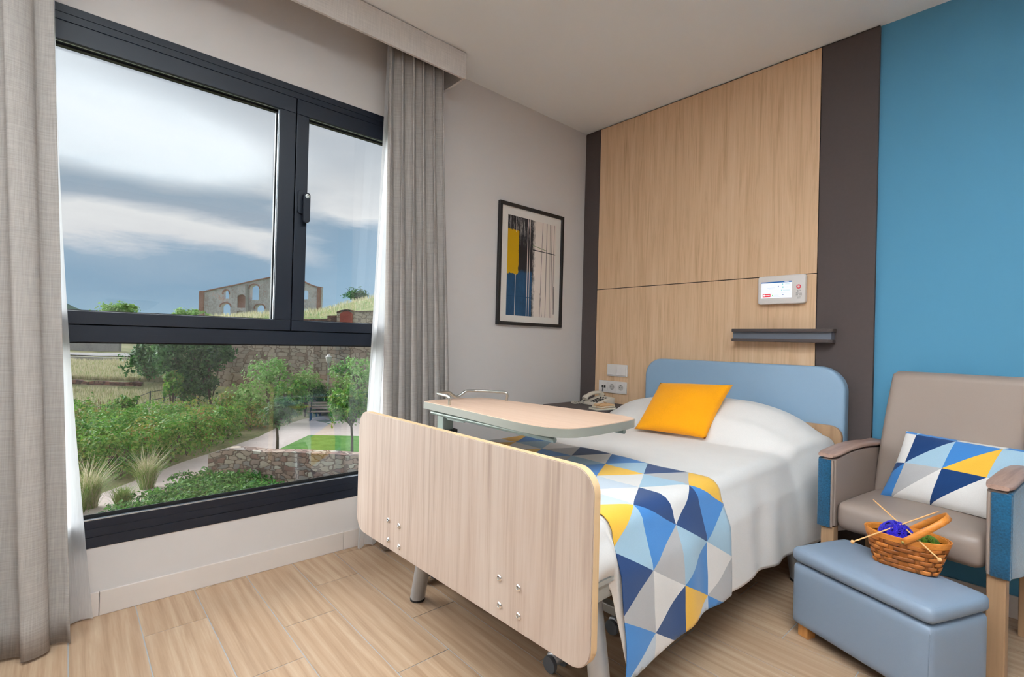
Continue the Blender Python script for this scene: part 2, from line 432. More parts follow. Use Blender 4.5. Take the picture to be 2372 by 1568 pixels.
for nm, a_, b_, wl, wr in (('sash', WY0+.062, MUL-.002, .06, .075), ('sash', MUL+.002, WY1-.062, .058, .06)):
    s_ = obj(nm, ring(a_, b_, TR1+.002, 2.254, -.07, .006, wl, wr, .05, .073), M_frame, win, bevel=.0025, seg=2)
    obj('seal', ring(a_+wl-.003, b_-wr+.003, TR1+.049, 2.184, -.045, -.03, .009, .009, .008, .009), M_seal, s_)
    obj('glazing_bead', ring(a_+wl, b_-wr, TR1+.0505, 2.1825, -.012, -.006, .003, .003, .003, .003), M_bead, s_)
    obj('glass_pane', B((-.044, -.040, a_+wl-.002, b_-wr+.002, TR1+.05, 2.183)), M_glass, s_)
    if a_ > 0:
        h = obj('window_handle', prism(rrect(MUL+.014, MUL+.042, 1.70, 1.815, .012), 'x', .006, .016), M_frame, s_, bevel=.001, seg=1)
        hb = prism(rrect(MUL+.03, MUL+.062, 1.655, 1.80, .014), 'x', .03, .046)
        tube([(.014, MUL+.04, 1.775), (.034, MUL+.04, 1.775)], .011, 12, bm=hb)
        obj('lever', hb, M_frame, s_, bevel=.002, seg=1)
        obj('lock_cylinder', lathe([(.0105, 0), (.0105, .003), (.006, .0035), (.006, .0015)], (.046, MUL+.047, 1.782), 20, axis='x'), M_steel, s_)
obj('fixed_glass_pane', B((-.044, -.040, WY0+.058, WY1-.058, .385, TR0+.002)), M_glass, win)
obj('sash_seal', B((-.074, -.0705, WY0+.05, WY1-.05, TR1-.004, TR1+.03), (-.074, -.0705, WY0+.05, WY1-.05, 2.235, 2.26), (-.074, -.0705, MUL-.02, MUL+.02, TR1, 2.25)), M_seal, win)
obj('bead_strip', B((-.008, -.0005, WY0+.06, WY1-.06, .3722, .3755), (-.020, -.016, WY0+.06, WY1-.06, .3722, .3745)), M_bead, win)
obj('gasket', ring(WY0+.058, WY1-.058, .372, TR0, -.04, -.0365, .008, .008, .014, .006), M_seal, win)

# ================================================================ CURTAINS
def curtain(name, top, bot, ztop, zbot, folds, amp, mat, seed, label, cat, xoff=(0, 0), hem=.0, nz=26, solid=.0015, curve=1.):
    """top/bot: (x,y0,y1) of the run at the heading and at the hem"""
    N = int(folds*14)
    ph = [random.Random(seed+i).uniform(.75, 1.25) for i in range(int(folds)+3)]
    def fn(u, v):
        tt = v**curve; z = ztop + (zbot-ztop)*v
        x = top[0]+(bot[0]-top[0])*tt; y = (top[1]+(bot[1]-top[1])*tt)*(1-u) + (top[2]+(bot[2]-top[2])*tt)*u
        k = u*folds; i = int(k); A = amp*(ph[i]*(1-(k-i))+ph[i+1]*(k-i))
        a = A*(.75+.35*v)
        x += a*math.sin(2*PI*k+.5*math.sin(3*v+seed)) + .006*vnoise(u*9, v*3, seed)
        y += .45*a*math.sin(4*PI*k+1.+.7*v) * (1 if 0.02 < u < .98 else .3)
        return (x, y, z)
    bm = grid(N, nz, fn)
    o = obj(name, bm, mat, None, True, solid=solid, angle=180); tag(o, label, cat); return o
c = curtain('curtain', (.15, -.95, -.082), (.20, -.75, .030), ZC-.03, .012, 6.0, .034, M_curtain, 3, 'long grey-beige linen curtain at the left edge, nearest the camera', 'curtain')
c = curtain('curtain', (.145, 1.20, 1.545), (.150, 1.235, 1.66), ZC-.03, .015, 5.5, .036, M_curtain, 8, 'long grey-beige linen curtain beside the framed picture, behind the bed footboard', 'curtain')
c = curtain('sheer_curtain', (.045, -.75, -.068), (.040, -.55, .098), ZC-.03, .012, 7.0, .014, M_sheer, 5, 'white sheer curtain peeking out beside the left grey curtain', 'curtain', solid=0., curve=1.6)
c = curtain('sheer_curtain', (.060, 1.245, 1.52), (.060, 1.145, 1.50), ZC-.03, .012, 5.0, .022, M_sheer, 12, 'white sheer curtain between the window and the right grey curtain', 'curtain', solid=0., curve=1.1)
t_ = thing('curtain_pelmet', 'linen-covered box pelmet over the curtains, fixed under the ceiling', 'pelmet', (.12, 0, 2.577))
PY1 = 1.64
obj('front_board', B((.214, .228, YF+.05, PY1, 2.577, ZC-.006)), M_pelmet, t_)
obj('end_board', B((.001, .214, PY1-.014, PY1, 2.577, ZC-.006)), M_pelmet, t_)
obj('curtain_track', B((.06, .075, YF+.1, PY1-.02, ZC-.022, ZC-.002), (.14, .155, YF+.1, PY1-.02, ZC-.022, ZC-.002)), M_white, t_)

# ================================================================ FRAMED PRINT on the window wall
y0, y1, z0, z1 = 2.093, 2.715, 1.2165, 2.033
t_ = thing('framed_picture', 'black-framed abstract print with mustard, navy and white areas', 'picture', (0, (y0+y1)/2, z0))
fb = ring(y0, y1, z0, z1, .001, .024, .022, .022, .022, .022)
obj('picture_frame', fb, M_black, t_, bevel=.001, seg=1)
M_mat = plain('mat_board', (222, 214, 206), .8)
obj('mat', B((.004, .010, y0+.021, y1-.021, z0+.021, z1-.021)), M_mat, t_)
m, t = newmat('abstract_print')
co = t.n('ShaderNodeTexCoord').outputs['UV']
sp = t.n('ShaderNodeSeparateXYZ', inp={0: co}); U, V = sp.outputs[0], sp.outputs[1]
nz_ = t.noise(t.mapping(co, (30, 14, 1)), 1, 5, .7)
nz2 = t.noise(t.mapping(co, (60, 5, 1)), 1, 4, .7)
nzb = t.noise(t.mapping(co, (3, 12, 1)), 1, 5, .7)
def sstep(x, a, b):
    return t.n('ShaderNodeMapRange', inp={'Value': x, 'From Min': a, 'From Max': b}).outputs[0]
ue = t.math('ADD', U, t.math('MULTIPLY', t.math('SUBTRACT', nz_, .5), .16))
white = s2l((222, 208, 198)); black = s2l((34, 32, 36))
lower = t.mix(t.noise(t.mapping(co, (7, 5, 1)), 1, 5, .7), s2l((22, 34, 58)), s2l((40, 92, 130)))
ve = t.math('ADD', V, t.math('MULTIPLY', t.math('SUBTRACT', nz_, .5), .08))
left = t.mix(sstep(ve, .44, .47), lower, t.mix(t.math('MULTIPLY', t.math('GREATER_THAN', nz2, .56), sstep(V, .7, .9)), black, s2l((150, 146, 144))))
left = t.mix(t.math('GREATER_THAN', U, .50), left, t.mix(nz2, black, s2l((70, 66, 66))))
col = t.mix(sstep(ue, .50, .56), left, white)
yl = t.math('MULTIPLY', t.math('LESS_THAN', t.math('ADD', U, t.math('MULTIPLY', nzb, .06)), .25), t.math('MULTIPLY', t.math('GREATER_THAN', ve, .42), t.math('LESS_THAN', ve, .86)))
col = t.mix(yl, col, s2l((186, 142, 10)))
def line(col, u0, w_, c, va=0., vb=1., slope=0.):
    x = t.math('ABSOLUTE', t.math('SUBTRACT', t.math('ADD', U, t.math('MULTIPLY', V, slope)), u0))
    k = t.math('MULTIPLY', t.math('LESS_THAN', x, w_), t.math('MULTIPLY', t.math('GREATER_THAN', V, va), t.math('LESS_THAN', V, vb)))
    return t.mix(k, col, c)
for u0, w_ in ((.40, .006), (.445, .005)): col = line(col, u0, w_, white)
col = line(col, .165, .005, white, 0, .42); col = line(col, .165, .004, white, .84, 1.)
for u0, w_, va, vb, sl in ((.68, .004, 0, 1, -.03), (.80, .005, 0, 1, .0), (.90, .003, 0, 1, .03), (.93, .004, 0, 1, .02), (.965, .004, .1, 1, 0.), (.985, .007, .04, .34, 0.), (.73, .003, 0, .25, .2)):
    col = line(col, u0, w_, s2l((60, 58, 60)), va, vb, sl)
def hline(col, v0, w_, c, ua=0., ub=1., slope=0.):
    x = t.math('ABSOLUTE', t.math('SUBTRACT', t.math('ADD', V, t.math('MULTIPLY', U, slope)), v0))
    return t.mix(t.math('MULTIPLY', t.math('LESS_THAN', x, w_), t.math('MULTIPLY', t.math('GREATER_THAN', U, ua), t.math('LESS_THAN', U, ub))), col, c)
col = hline(col, .705, .004, s2l((50, 48, 50)), .5, 1., .02); col = hline(col, .69, .003, s2l((50, 48, 50)), .5, .85, .0); col = hline(col, .79, .003, s2l((110, 130, 90)), .5, .8, .1)
col = hline(col, .195, .0025, s2l((20, 60, 96)), 0., .5, 0)
t.out(bsdf(t, col, .5, spec=.3)); M_print = m
ya, yb, za, zb = y0+.082, y1-.075, z0+.066, z1-.078
bm = bmesh.new(); uvl = bm.loops.layers.uv.new('UVMap')
vs = [bm.verts.new((.0108, a_, b_)) for a_, b_ in ((ya, za), (yb, za), (yb, zb), (ya, zb))]
f_ = bm.faces.new(vs)
for l_, uv in zip(f_.loops, ((0, 0), (1, 0), (1, 1), (0, 1))): l_[uvl].uv = uv
obj('print', bm, M_print, t_)

# ================================================================ WALL FITTINGS above the bed
t_ = thing('wall_headboard', 'wide grey-blue upholstered headboard fixed to the wood wall panel', 'headboard', (1.19, YP, .40))
HX0, HX1, HZ1 = .625, 1.775, 1.018
bm = prism(rrect(HX0, HX1, .42, HZ1, .12, 12, (.03, .03, .125, .115)), 'y', YP-.075, YP-.001)
obj('headboard_pad', bm, M_headfab, t_, True, bevel=.014, seg=4, angle=60)

t_ = thing('bumper_shelf', 'dark grey horizontal wall rail above the headboard, under the call panel', 'shelf', (1.45, YP, 1.143))
SX0, SX1 = 1.196, 1.712
bm = prism(rrect(SX0, SX1, YP-.075, YP-.001, .01, 6, (.012, .03, 0, 0)), 'z', 1.196, 1.213); obj('top_ledge', bm, M_dark, t_, bevel=.0015, seg=1)
bm = prism(rrect(SX0, SX1-.003, YP-.075, YP-.001, .01, 6, (.012, .03, 0, 0)), 'z', 1.141, 1.157); obj('bottom_ledge', bm, M_dark, t_, bevel=.0015, seg=1)
obj('channel', B((SX0+.004, SX1-.008, YP-.055, YP-.001, 1.157, 1.196)), plain('channel_grey', (98, 102, 112), .4), t_)

t_ = thing('call_panel', 'white nurse-call panel with a lit touch screen and red button', 'call panel', (1.445, YP, 1.35))
CX0, CX1, CZ0, CZ1 = 1.326, 1.572, 1.352, 1.511; CY = YP-.032
obj('housing', prism(rrect(CX0, CX1, CZ0, CZ1, .014), 'y', CY, YP-.001), M_white, t_, True, bevel=.006, seg=3)
sx0, sx1, sz0, sz1 = CX0+.020, CX1-.066, CZ0+.034, CZ1-.034
scr = obj('screen', B((sx0, sx1, CY-.0012, CY+.002, sz0, sz1)), glow('screen_white', (246, 248, 255), 1.05), t_)
def mark(nm, u0, u1, v0, v1, mat, rot=0):
    obj(nm, B((sx0+(sx1-sx0)*u0, sx0+(sx1-sx0)*u1, CY-.0016, CY-.0011, sz0+(sz1-sz0)*v0, sz0+(sz1-sz0)*v1)), mat, scr)
G_blue, G_red, G_w = glow('screen_blue', (52, 110, 176), .9), glow('screen_red', (238, 84, 96), 1.), glow('screen_light', (255, 255, 255), 1.1)
G_teal, G_grn, G_pale = glow('screen_teal', (150, 222, 220), 1.), glow('screen_green', (120, 232, 130), 1.), glow('screen_pale', (206, 228, 246), 1.)
mark('header_bar', 0, 1, .925, 1, G_blue)
mark('red_key', .05, .31, .07, .27, G_red)
obj('key_icon', lathe([(.0052, 0), (.0052, .0004)], (sx0+.0165, CY-.0021, sz0+.0155), 16, axis='y'), G_w, scr)
mark('key_text', .15, .285, .0, .0, G_w)
obj('key_text', B((sx0+.022, sx0+.046, CY-.0021, CY-.0016, sz0+.0143, sz0+.0168)), G_w, scr)
for u0, u1, v0, v1, mt in ((.02, .16, .945, .97, G_w), (.76, .9, .945, .98, G_w), (.2, .44, .62, .635, G_pale), (.26, .38, .55, .562, G_pale), (.68, .715, .78, .86, G_teal), (.78, .92, .81, .825, G_teal),
                       (.69, .73, .6, .68, G_teal), (.8, .88, .63, .645, G_teal), (.66, .69, .42, .49, G_teal), (.72, .93, .445, .46, G_teal), (.66, .94, .31, .32, G_pale), (.36, .395, .13, .19, G_grn),
                       (.43, .58, .16, .172, G_pale), (.70, .735, .17, .205, G_blue), (.34, .62, .08, .088, G_pale), (.66, .94, .08, .088, G_pale)):
    mark('icon', u0, u1, v0, v1, mt)
bm = bmesh.new(); xm, zm = sx0+(sx1-sx0)*.565, sz0+(sz1-sz0)*.70
bm.faces.new([bm.verts.new(p_) for p_ in ((xm-.0035, CY-.0016, zm-.003), (xm+.0035, CY-.0016, zm-.003), (xm, CY-.0016, zm+.0045))]); obj('bell_icon', bm, G_blue, scr)
bc = (CX1-.033, CY, CZ0+.091)
obj('call_button', lathe([(.0115, .002), (.0115, -.0018), (.009, -.002)], bc, 24, axis='y'), plain('button_red', (226, 62, 78), .35), t_)
obj('button_ring', lathe([(.0075, 0), (.0075, -.0024)], bc, 24, axis='y'), plain('button_pink', (244, 150, 156), .35), t_)
obj('button_core', lathe([(.0045, 0), (.0045, -.0028)], bc, 24, axis='y'), M_white, t_)
bm = bmesh.new()
for i in range(5):
    for j in range(8):
        if (i in (0, 4) and j in (0, 1, 6, 7)) or (i, j) in ((2, 3), (3, 6)): continue
        B((bc[0]-.013+i*.0062, bc[0]-.013+i*.0062+.0032, CY-.0006, CY+.0005, CZ0+.026+j*.0062, CZ0+.026+j*.0062+.0024), bm=bm)
obj('speaker_holes', bm, M_black, t_)

t_ = thing('light_switch', 'double white light switch on the wood panel above the sockets', 'switch', (.349, YP, .874))
obj('cover_plate', B((.262, .436, YP-.010, YP-.001, .873, .959)), M_white, t_, bevel=.002, seg=2)
for k in range(2):
    bm = prism([(YP-.0105, .881), (YP-.0165, .884), (YP-.0125, .951), (YP-.0105, .951)], 'x', .271+k*.079, .348+k*.079); obj('rocker', bm, M_white, t_)
t_ = thing('socket_plate', 'white triple wall plate with two round sockets and data ports', 'socket', (.311, YP, .75))
obj('cover_plate', B((.189, .434, YP-.010, YP-.001, .750, .837)), M_white, t_, bevel=.002, seg=2)
for k in range(3):
    obj('insert', B((.196+k*.077, .272+k*.077, YP-.0125, YP-.0101, .759, .829)), M_white, t_, bevel=.0006, seg=1)
for k in (1, 2):
    c_ = (.234+k*.077, YP-.0126, .795)
    s_ = obj('socket', lathe([(.0215, 0), (.0215, -.0012), (.0195, -.0012), (.0185, .0006)], c_, 28, axis='y'), plain('socket_well', (190, 182, 176), .4), t_)
    obj('socket_hole', B(*[(c_[0]+dx-.0025, c_[0]+dx+.0025, c_[1]-.0014, c_[1]+.0002, c_[2]-.0025, c_[2]+.0025) for dx in (-.0095, .0095)],
                         (c_[0]-.003, c_[0]+.003, c_[1]-.0014, c_[1]+.0002, c_[2]-.018, c_[2]-.015), (c_[0]-.003, c_[0]+.003, c_[1]-.0014, c_[1]+.0002, c_[2]+.015, c_[2]+.018)), M_black, s_)
for k in range(2):
    obj('data_port', B((.219+k*.020, .234+k*.020, YP-.0135, YP-.012, .784, .801)), M_black, t_)

# ================================================================ BED
BX0, BX1 = .58, 1.66; CXB = 1.12; ZT = .612
bed = thing('hospital_bed', 'adjustable care bed with pale wood footboard and silver splayed legs', 'bed', (1.17, 1.9, 0))
def board(xl, xr, yl, yr, z0, z1, r, th):
    """upright rounded board whose face runs from (xl,yl) to (xr,yr)"""
    bm = prism(rrect(0, 1*math.hypot(xr-xl, yr-yl), z0, z1, r, 12), 'y', 0, th)
    bm.transform(Matrix.Translation((xl, yl, 0)) @ Matrix.Rotation(math.atan2(yr-yl, xr-xl), 4, 'Z')); return bm
FB = ((.566, .905), (1.768, .930))
bm = board(FB[0][0], FB[1][0], FB[0][1], FB[1][1], .322, .808, .062, .027)
bm.normal_update()
for f_ in bm.faces:
    if abs(f_.normal.y) < .7: f_.material_index = 1
es = [e for e in bm.edges if len(e.link_faces) == 2 and e.calc_face_angle(0) > 1.2]
bmesh.ops.bevel(bm, geom=es, offset=.002, segments=2, affect='EDGES')
fbd = obj('footboard', bm, [M_bedwood, M_edgewood], bed, True, angle=35)
def onboard(u, z):
    return Vector((FB[0][0]+(FB[1][0]-FB[0][0])*u, FB[0][1]+(FB[1][1]-FB[0][1])*u, z))
def wy_px(px, py):     # where a view ray meets the footboard's face
    q = rt2*((px-1186)/F_PX) - up2*((py-784)/F_PX) + fwd
    n_ = Vector((-(FB[1][1]-FB[0][1]), FB[1][0]-FB[0][0], 0)); k = (Vector((FB[0][0], FB[0][1], 0))-CAM).dot(n_)/q.dot(n_)
    return CAM + q*k
for px, py in ((900, 1205), (924.5, 1218), (900, 1251), (924.5, 1266), (1157, 1339), (1201, 1362), (1157, 1402), (1201, 1427)):
    c_ = wy_px(px, py)
    bo = obj('bolt', lathe([(.0095, .001), (.0095, -.0015), (.0075, -.004), (.004, -.0048), (.0035, -.002)], c_, 20, axis='y'), M_chrome, bed, True, angle=30)
obj('bed_headboard', board(.562, 1.772, 2.862, 2.862, .32, .725, .055, .024), M_legwood, bed, bevel=.002)
# side frame: rounded rectangular tube all round
fz0, fz1 = .405, .455
outl = rrect(.60, 1.668, .965, 2.855, .09, 8); inl = rrect(.64, 1.628, 1.005, 2.815, .055, 8)
bm = bmesh.new()
Vo = [[bm.verts.new((p[0], p[1], z)) for p in outl] for z in (fz0, fz1)]; Vi = [[bm.verts.new((p[0], p[1], z)) for p in inl] for z in (fz0, fz1)]
n_ = len(outl)
for i in range(n_):
    j = (i+1) % n_
    bm.faces.new((Vo[0][i], Vo[0][j], Vo[1][j], Vo[1][i])); bm.faces.new((Vi[0][j], Vi[0][i], Vi[1][i], Vi[1][j]))
    bm.faces.new((Vo[1][i], Vo[1][j], Vi[1][j], Vi[1][i])); bm.faces.new((Vo[0][j], Vo[0][i], Vi[0][i], Vi[0][j]))
obj('bed_frame', bm, M_greymetal, bed, True, bevel=.004, angle=50)
for (fx, tx) in ((.680, .775), (1.665, 1.60)):
    for y_ in (1.135, 2.62):
        lg = obj('leg', tube([(fx, y_, .012), (tx, y_, .41)], .030, 20, sx=1.05), M_silver, bed, True)
        obj('rubber_foot', lathe([(.031, 0), (.032, .006), (.030, .014)], (fx-.001, y_, 0.001), 20), M_black, lg)
for x_ in (.95, 1.40): obj('support_beam', B((x_, x_+.05, 1.05, 2.8, .33, .37)), M_frame, bed)
for y_ in (1.75, 2.2): obj('cross_beam', B((.70, 1.62, y_, y_+.05, .27, .33)), M_frame, bed)
obj('lift_motor', B((1.12, 1.24, 1.9, 2.2, .2, .32)), M_black, bed, bevel=.01)
obj('slat_deck', B((.66, 1.68, 1.02, 2.8, .456, .468)), M_greymetal, bed)
mt = obj('mattress', puff(BX0+.025, BX1-.025, .985, 2.84, .4695, ZT-.02, .04), M_mattress, None, True, angle=180)
tag(mt, 'white mattress on the care bed, hidden under the white bedspread', 'mattress')

# --- drape surface shared by bedspread and runner
def pil(y):                       # pillow profile along the bed
    return (.55*sm(2.47, 2.55, y)+.45*sm(2.50, 2.70, y))*(1-.25*sm(2.76, 2.86, y))
def hw(y): return .54 + .085*sm(2.45, 2.75, y)
RC = .05
def ztop(x, y):
    u = abs(x-CXB)/hw(y)
    b = max(0., 1-u**3.2)**.7
    foot = sm(.985, 1.10, y)
    z = ZT - .035*(1-foot) + .004*vnoise(x*7, y*5, 1)
    tilt = .93+.07*math.tanh((x-CXB)*3)
    return z + .215*pil(y)*b*tilt
def hemz(y):
    return .45 + (.216-.45)*sm(1.13, 1.17, y) + .01*math.sin(y*5)
def edge(y, sg):
    return ztop(CXB+sg*(hw(y)-RC), y)
def smax(y, sg):
    return hw(y)-RC + RC*PI/2 + max(0, edge(y, sg)-RC-hemz(y))
def drape(s, y, off=0.):
    sg = 1 if s >= 0 else -1; a = abs(s); h = hw(y)
    if a <= h-RC:
        x = CXB+s; return Vector((x, y, ztop(x, y)+off))
    ze = edge(y, sg); a -= h-RC
    if a <= RC*PI/2:
        th = a/RC
        return Vector((CXB+sg*(h-RC+(RC+off)*math.sin(th)), y, ze-RC+(RC+off)*math.cos(th)))
    d_ = a-RC*PI/2
    w_ = min(1, d_/.15)
    fold = .016*w_*vnoise(y*9, d_*2, 4)*sm(.9, 1.6, y) + .010*w_*math.sin(y*26+2*d_)*sm(1.15, 1.6, y)*(.4+.6*sm(1.9, 2.5, y))
    tuck = 1-sm(1.12, 1.17, y)
    bul = .03*math.sin(min(1, d_/.11)*PI)*tuck
    fold += .022*w_*sm(2.35, 2.6, y)*math.sin(y*17+3.5*d_+1.)
    x = CXB+sg*(h + off + (.026*min(1, d_/.10)+.022*min(1, d_/.33))*(1-tuck) + bul + fold)
    return Vector((x, y, ze-RC-d_))
nA, nB = 150, 150
def sp_fn(u, v):
    y = .975 + (2.855-.975)*v
    a0, a1 = -smax(y, -1), smax(y, 1)
    p_ = drape(a0+(a1-a0)*u, y)
    if v < .03:
        k = 1-v/.03; p_.y = .975+.02*(1-k); p_.z = max(.45, p_.z-.12*k*k)
    return p_
sp = obj('bedspread', grid(nA, nB, sp_fn), M_sheet, None, True, solid=.003, angle=180)
tag(sp, 'white cotton bedspread covering the mattress and pillow, hanging over the bed side', 'bedspread')

# --- printed fabric: triangles on a lattice, clipped and mapped
def pattern_bm(tris, clip, fn, n=9):
    """tris: list of (three 2D points, material index); clip (a0,a1,b0,b1)"""
    bm = bmesh.new()
    for P3, mi in tris:
        A, Bq, Cq = [Vector(p + (0,)) for p in P3]
        vv = {}
        for i in range(n+1):
            for j in range(n+1-i):
                vv[i, j] = bm.verts.new(A + (Bq-A)*(i/n) + (Cq-A)*(j/n))
        for i in range(n):
            for j in range(n-i):
                bm.faces.new((vv[i, j], vv[i+1, j], vv[i, j+1])).material_index = mi
                if i+j < n-1: bm.faces.new((vv[i+1, j], vv[i+1, j+1], vv[i, j+1])).material_index = mi
    for co_, no in (((clip[0], 0, 0), (-1, 0, 0)), ((clip[1], 0, 0), (1, 0, 0)), ((0, clip[2], 0), (0, -1, 0)), ((0, clip[3], 0), (0, 1, 0))):
        bmesh.ops.bisect_plane(bm, geom=bm.verts[:]+bm.edges[:]+bm.faces[:], plane_co=co_, plane_no=no, clear_outer=True)
    bmesh.ops.remove_doubles(bm, verts=bm.verts[:], dist=.0004)
    bmesh.ops.recalc_face_normals(bm, faces=bm.faces[:])
    for v in bm.verts: v.co = fn(v.co.x, v.co.y)
    return bm
N_, Bl, L_, Y_, G_, W_, P_ = range(7)
YK = [1.13+.1675*k for k in range(-1, 6)]
KN = {  # (band, type, s of the apex): colour. type 0: base on lower column, 1: base on upper column
 (0, 0, .507): Y_, (0, 1, .597): L_, (0, 0, .687): N_, (0, 1, .777): G_, (0, 0, .867): Bl, (0, 1, .957): P_, (0, 0, 1.047): W_, (0, 1, .417): P_, (0, 0, .327): W_,
 (1, 1, .507): N_, (1, 0, .597): Bl, (1, 1, .687): G_, (1, 0, .777): W_, (1, 1, .867): N_, (1, 0, .957): W_, (1, 0, .417): W_, (1, 1, .327): P_, (1, 0, .237): N_, (1, 1, 1.047): Bl,
 (2, 0, .507): W_, (2, 1, .597): N_, (2, 0, .687): L_, (2, 1, .777): Bl, (2, 0, .867): Y_, (2, 1, .957): P_, (2, 1, .417): L_, (2, 0, .327): W_, (2, 1, .237): Y_, (2, 0, .147): Bl, (2, 0, 1.047): Bl,
 (3, 0, .417): G_, (3, 1, .507): Y_, (3, 0, .597): Bl, (3, 1, .687): L_, (3, 0, .777): W_, (3, 1, .867): G_, (3, 0, .957): Bl, (3, 1, .327): N_, (3, 0, .237): L_, (3, 1, .147): Bl, (3, 0, .057): W_, (3, 1, -.033): N_,
 (2, 1, .057): L_, (2, 0, -.033): G_, (3, 0, -.123): G_, (3, 1, -.213): W_, (3, 0, -.303): L_, (3, 1, -.393): Bl, (3, 0, -.483): Y_, (2, 1, -.123): Bl, (2, 0, -.213): Y_, (2, 1, -.303): W_}
tris = []; rg = random.Random(4)
def colx(k, j): return (.417 if k % 2 == 0 else .327) + .18*j
for k in range(0, 4):
    for j in range(-9, 6):
        a0 = colx(k, j)
        for typ in (0, 1):
            if typ == 0: pts = ((a0, YK[k+1]), (a0+.18, YK[k+1]), (a0+.09, YK[k+2]))
            else: pts = ((a0+.09, YK[k+2]), (a0+.27, YK[k+2]), (a0+.18, YK[k+1]))
            apex = round(pts[2][0], 3)
            mi = KN.get((k, typ, apex))
            if mi is None: mi = rg.choice((N_, Bl, L_, Y_, G_, W_, P_))
            tris.append((pts, mi))
def run_fn(s, y):
    h_ = smax(y if y > 1.2 else 1.2, 1 if s > 0 else -1)
    s = max(-h_-.004, min(h_+.004+.022*(1-sm(1.2, 1.7, y)), s))
    yy = y + .012*vnoise(s*9, y*3, 7)*sm(.5, .9, abs(s))
    p_ = drape(s, max(y, 1.2), .005 + .002*(1+vnoise(s*14, y*10, 3)))
    p_.y = yy
    if y < 1.2: p_.z = p_.z
    return p_
rn = obj('bed_runner', pattern_bm(tris, (-.96, .96, 1.147, 1.795), run_fn), PAT, None, True, solid=.0025, angle=180)
tag(rn, 'bed runner printed with blue, yellow, grey and white triangles', 'bed runner')

# --- cushions
def cush_fn(TL, TR, BL, BR, T, pinch=.05, sag=0.):
    TL, TR, BL, BR = map(Vector, (TL, TR, BL, BR))
    nrm = (TR-TL).cross(BL-TL).normalized()          # towards the viewer for TL,TR,BL order
    def fn(u, v, side=1):
        # u,v in 0..1 ; v up
        a, b = 2*u-1, 2*v-1
        a2 = a*(1-pinch*(1-b*b)); b2 = b*(1-pinch*(1-a*a))
        U, V = (a2+1)/2, (b2+1)/2
        p_ = (BL*(1-U)+BR*U)*(1-V) + (TL*(1-U)+TR*U)*V
        h = T*(max(0, 1-a*a)**.5)*(max(0, 1-b*b)**.5)*(1+.06*vnoise(a*3, b*3, 2))
        h = T*(.85*(max(0, 1-a**2)*max(0, 1-b**2))**.42+.15*(1-a*a)*(1-b*b)) * (1+.05*vnoise(a*4, b*4, 2))
        p_ = p_ - nrm*h*side*.5
        p_.z -= sag*(1-b*b)*0
        return p_
    return fn
f_ = cush_fn((.90, 2.63, .884), (1.318, 2.665, .904), (.880, 2.405, .628), (1.272, 2.462, .630), .13, .05)
bm = grid(26, 26, lambda u, v: f_(u, v, 1)); grid(26, 26, lambda u, v: f_(u, v, -1), bm=bm)
bmesh.ops.remove_doubles(bm, verts=bm.verts[:], dist=.0008); bmesh.ops.recalc_face_normals(bm, faces=bm.faces[:])
cu = obj('cushion', bm, M_yellow, None, True, angle=180); tag(cu, 'plain bright yellow square cushion leaning on the pillow bulge', 'cushion')
f2 = cush_fn((2.035, 2.80, .752), (2.455, 2.775, .735), (1.972, 2.665, .478), (2.375, 2.60, .478), .12, .04)
uc, vc = [-.22, .10, .42, .755, 1.09], [-.45, -.012, .49, .955, 1.42]
CC = {(0, 0): (0, 0), (0, 1): (N_, Bl), (1, 1): (G_, W_), (2, 1): (N_, W_), (3, 1): (W_, W_), (0, 2): (W_, W_), (1, 2): (N_, L_), (2, 2): (Bl, Y_), (3, 2): (L_, L_),
      (0, 3): (Bl, Bl), (1, 3): (L_, Bl), (2, 3): (L_, W_), (3, 3): (W_, Bl), (1, 0): (Bl, Bl), (2, 0): (W_, W_), (3, 0): (N_, N_)}
tr2 = []
for i in range(4):
    for j in range(4):
        c1, c2 = CC[i, j]
        tr2.append((((uc[i], vc[j]), (uc[i+1], vc[j+1]), (uc[i], vc[j+1])), c1)); tr2.append((((uc[i], vc[j]), (uc[i+1], vc[j]), (uc[i+1], vc[j+1])), c2))
bm = pattern_bm(tr2, (0, 1, 0, 1), lambda u, v: f2(u, v, 1), 12)
bk = grid(24, 24, lambda u, v: f2(u, v, -1), mi=5)
tmp = bpy.data.meshes.new('t'); bk.to_mesh(tmp); bm.from_mesh(tmp); bpy.data.meshes.remove(tmp); bk.free()
bmesh.ops.recalc_face_normals(bm, faces=bm.faces[:])
cu = obj('cushion', bm, PAT, None, True, angle=180); tag(cu, 'oblong cushion with a triangle print leaning in the armchair', 'cushion')

# ================================================================ OVERBED TABLE
TZ = .81
tb = thing('overbed_table', 'wheeled overbed table with pale wood top reaching over the bed', 'table', (.5, 1.4, 0))
TPTS = [(.462, 1.278), (.66, 1.272), (.87, 1.263), (1.13, 1.247), (1.25, 1.251), (1.325, 1.278), (1.368, 1.335), (1.377, 1.479), (1.362, 1.67), (1.325, 1.718), (1.216, 1.733),
        (.96, 1.70), (.68, 1.656), (.495, 1.622), (.462, 1.56), (.447, 1.44), (.447, 1.34)]
TP = smoothpath([(a, b, 0) for a, b in TPTS+TPTS[:1]], 5)[:-1]; TP = [(p[0], p[1]) for p in TP]
obj('table_top', prism(TP, 'z', TZ-.003, TZ), M_tablewood, tb, angle=60)
obj('edge_band', prism([((x-.91)*1.004+.91, (y-1.48)*1.006+1.48) for x, y in TP], 'z', TZ-.034, TZ-.0025), M_tableedge, tb, True, angle=40)
zr = .852
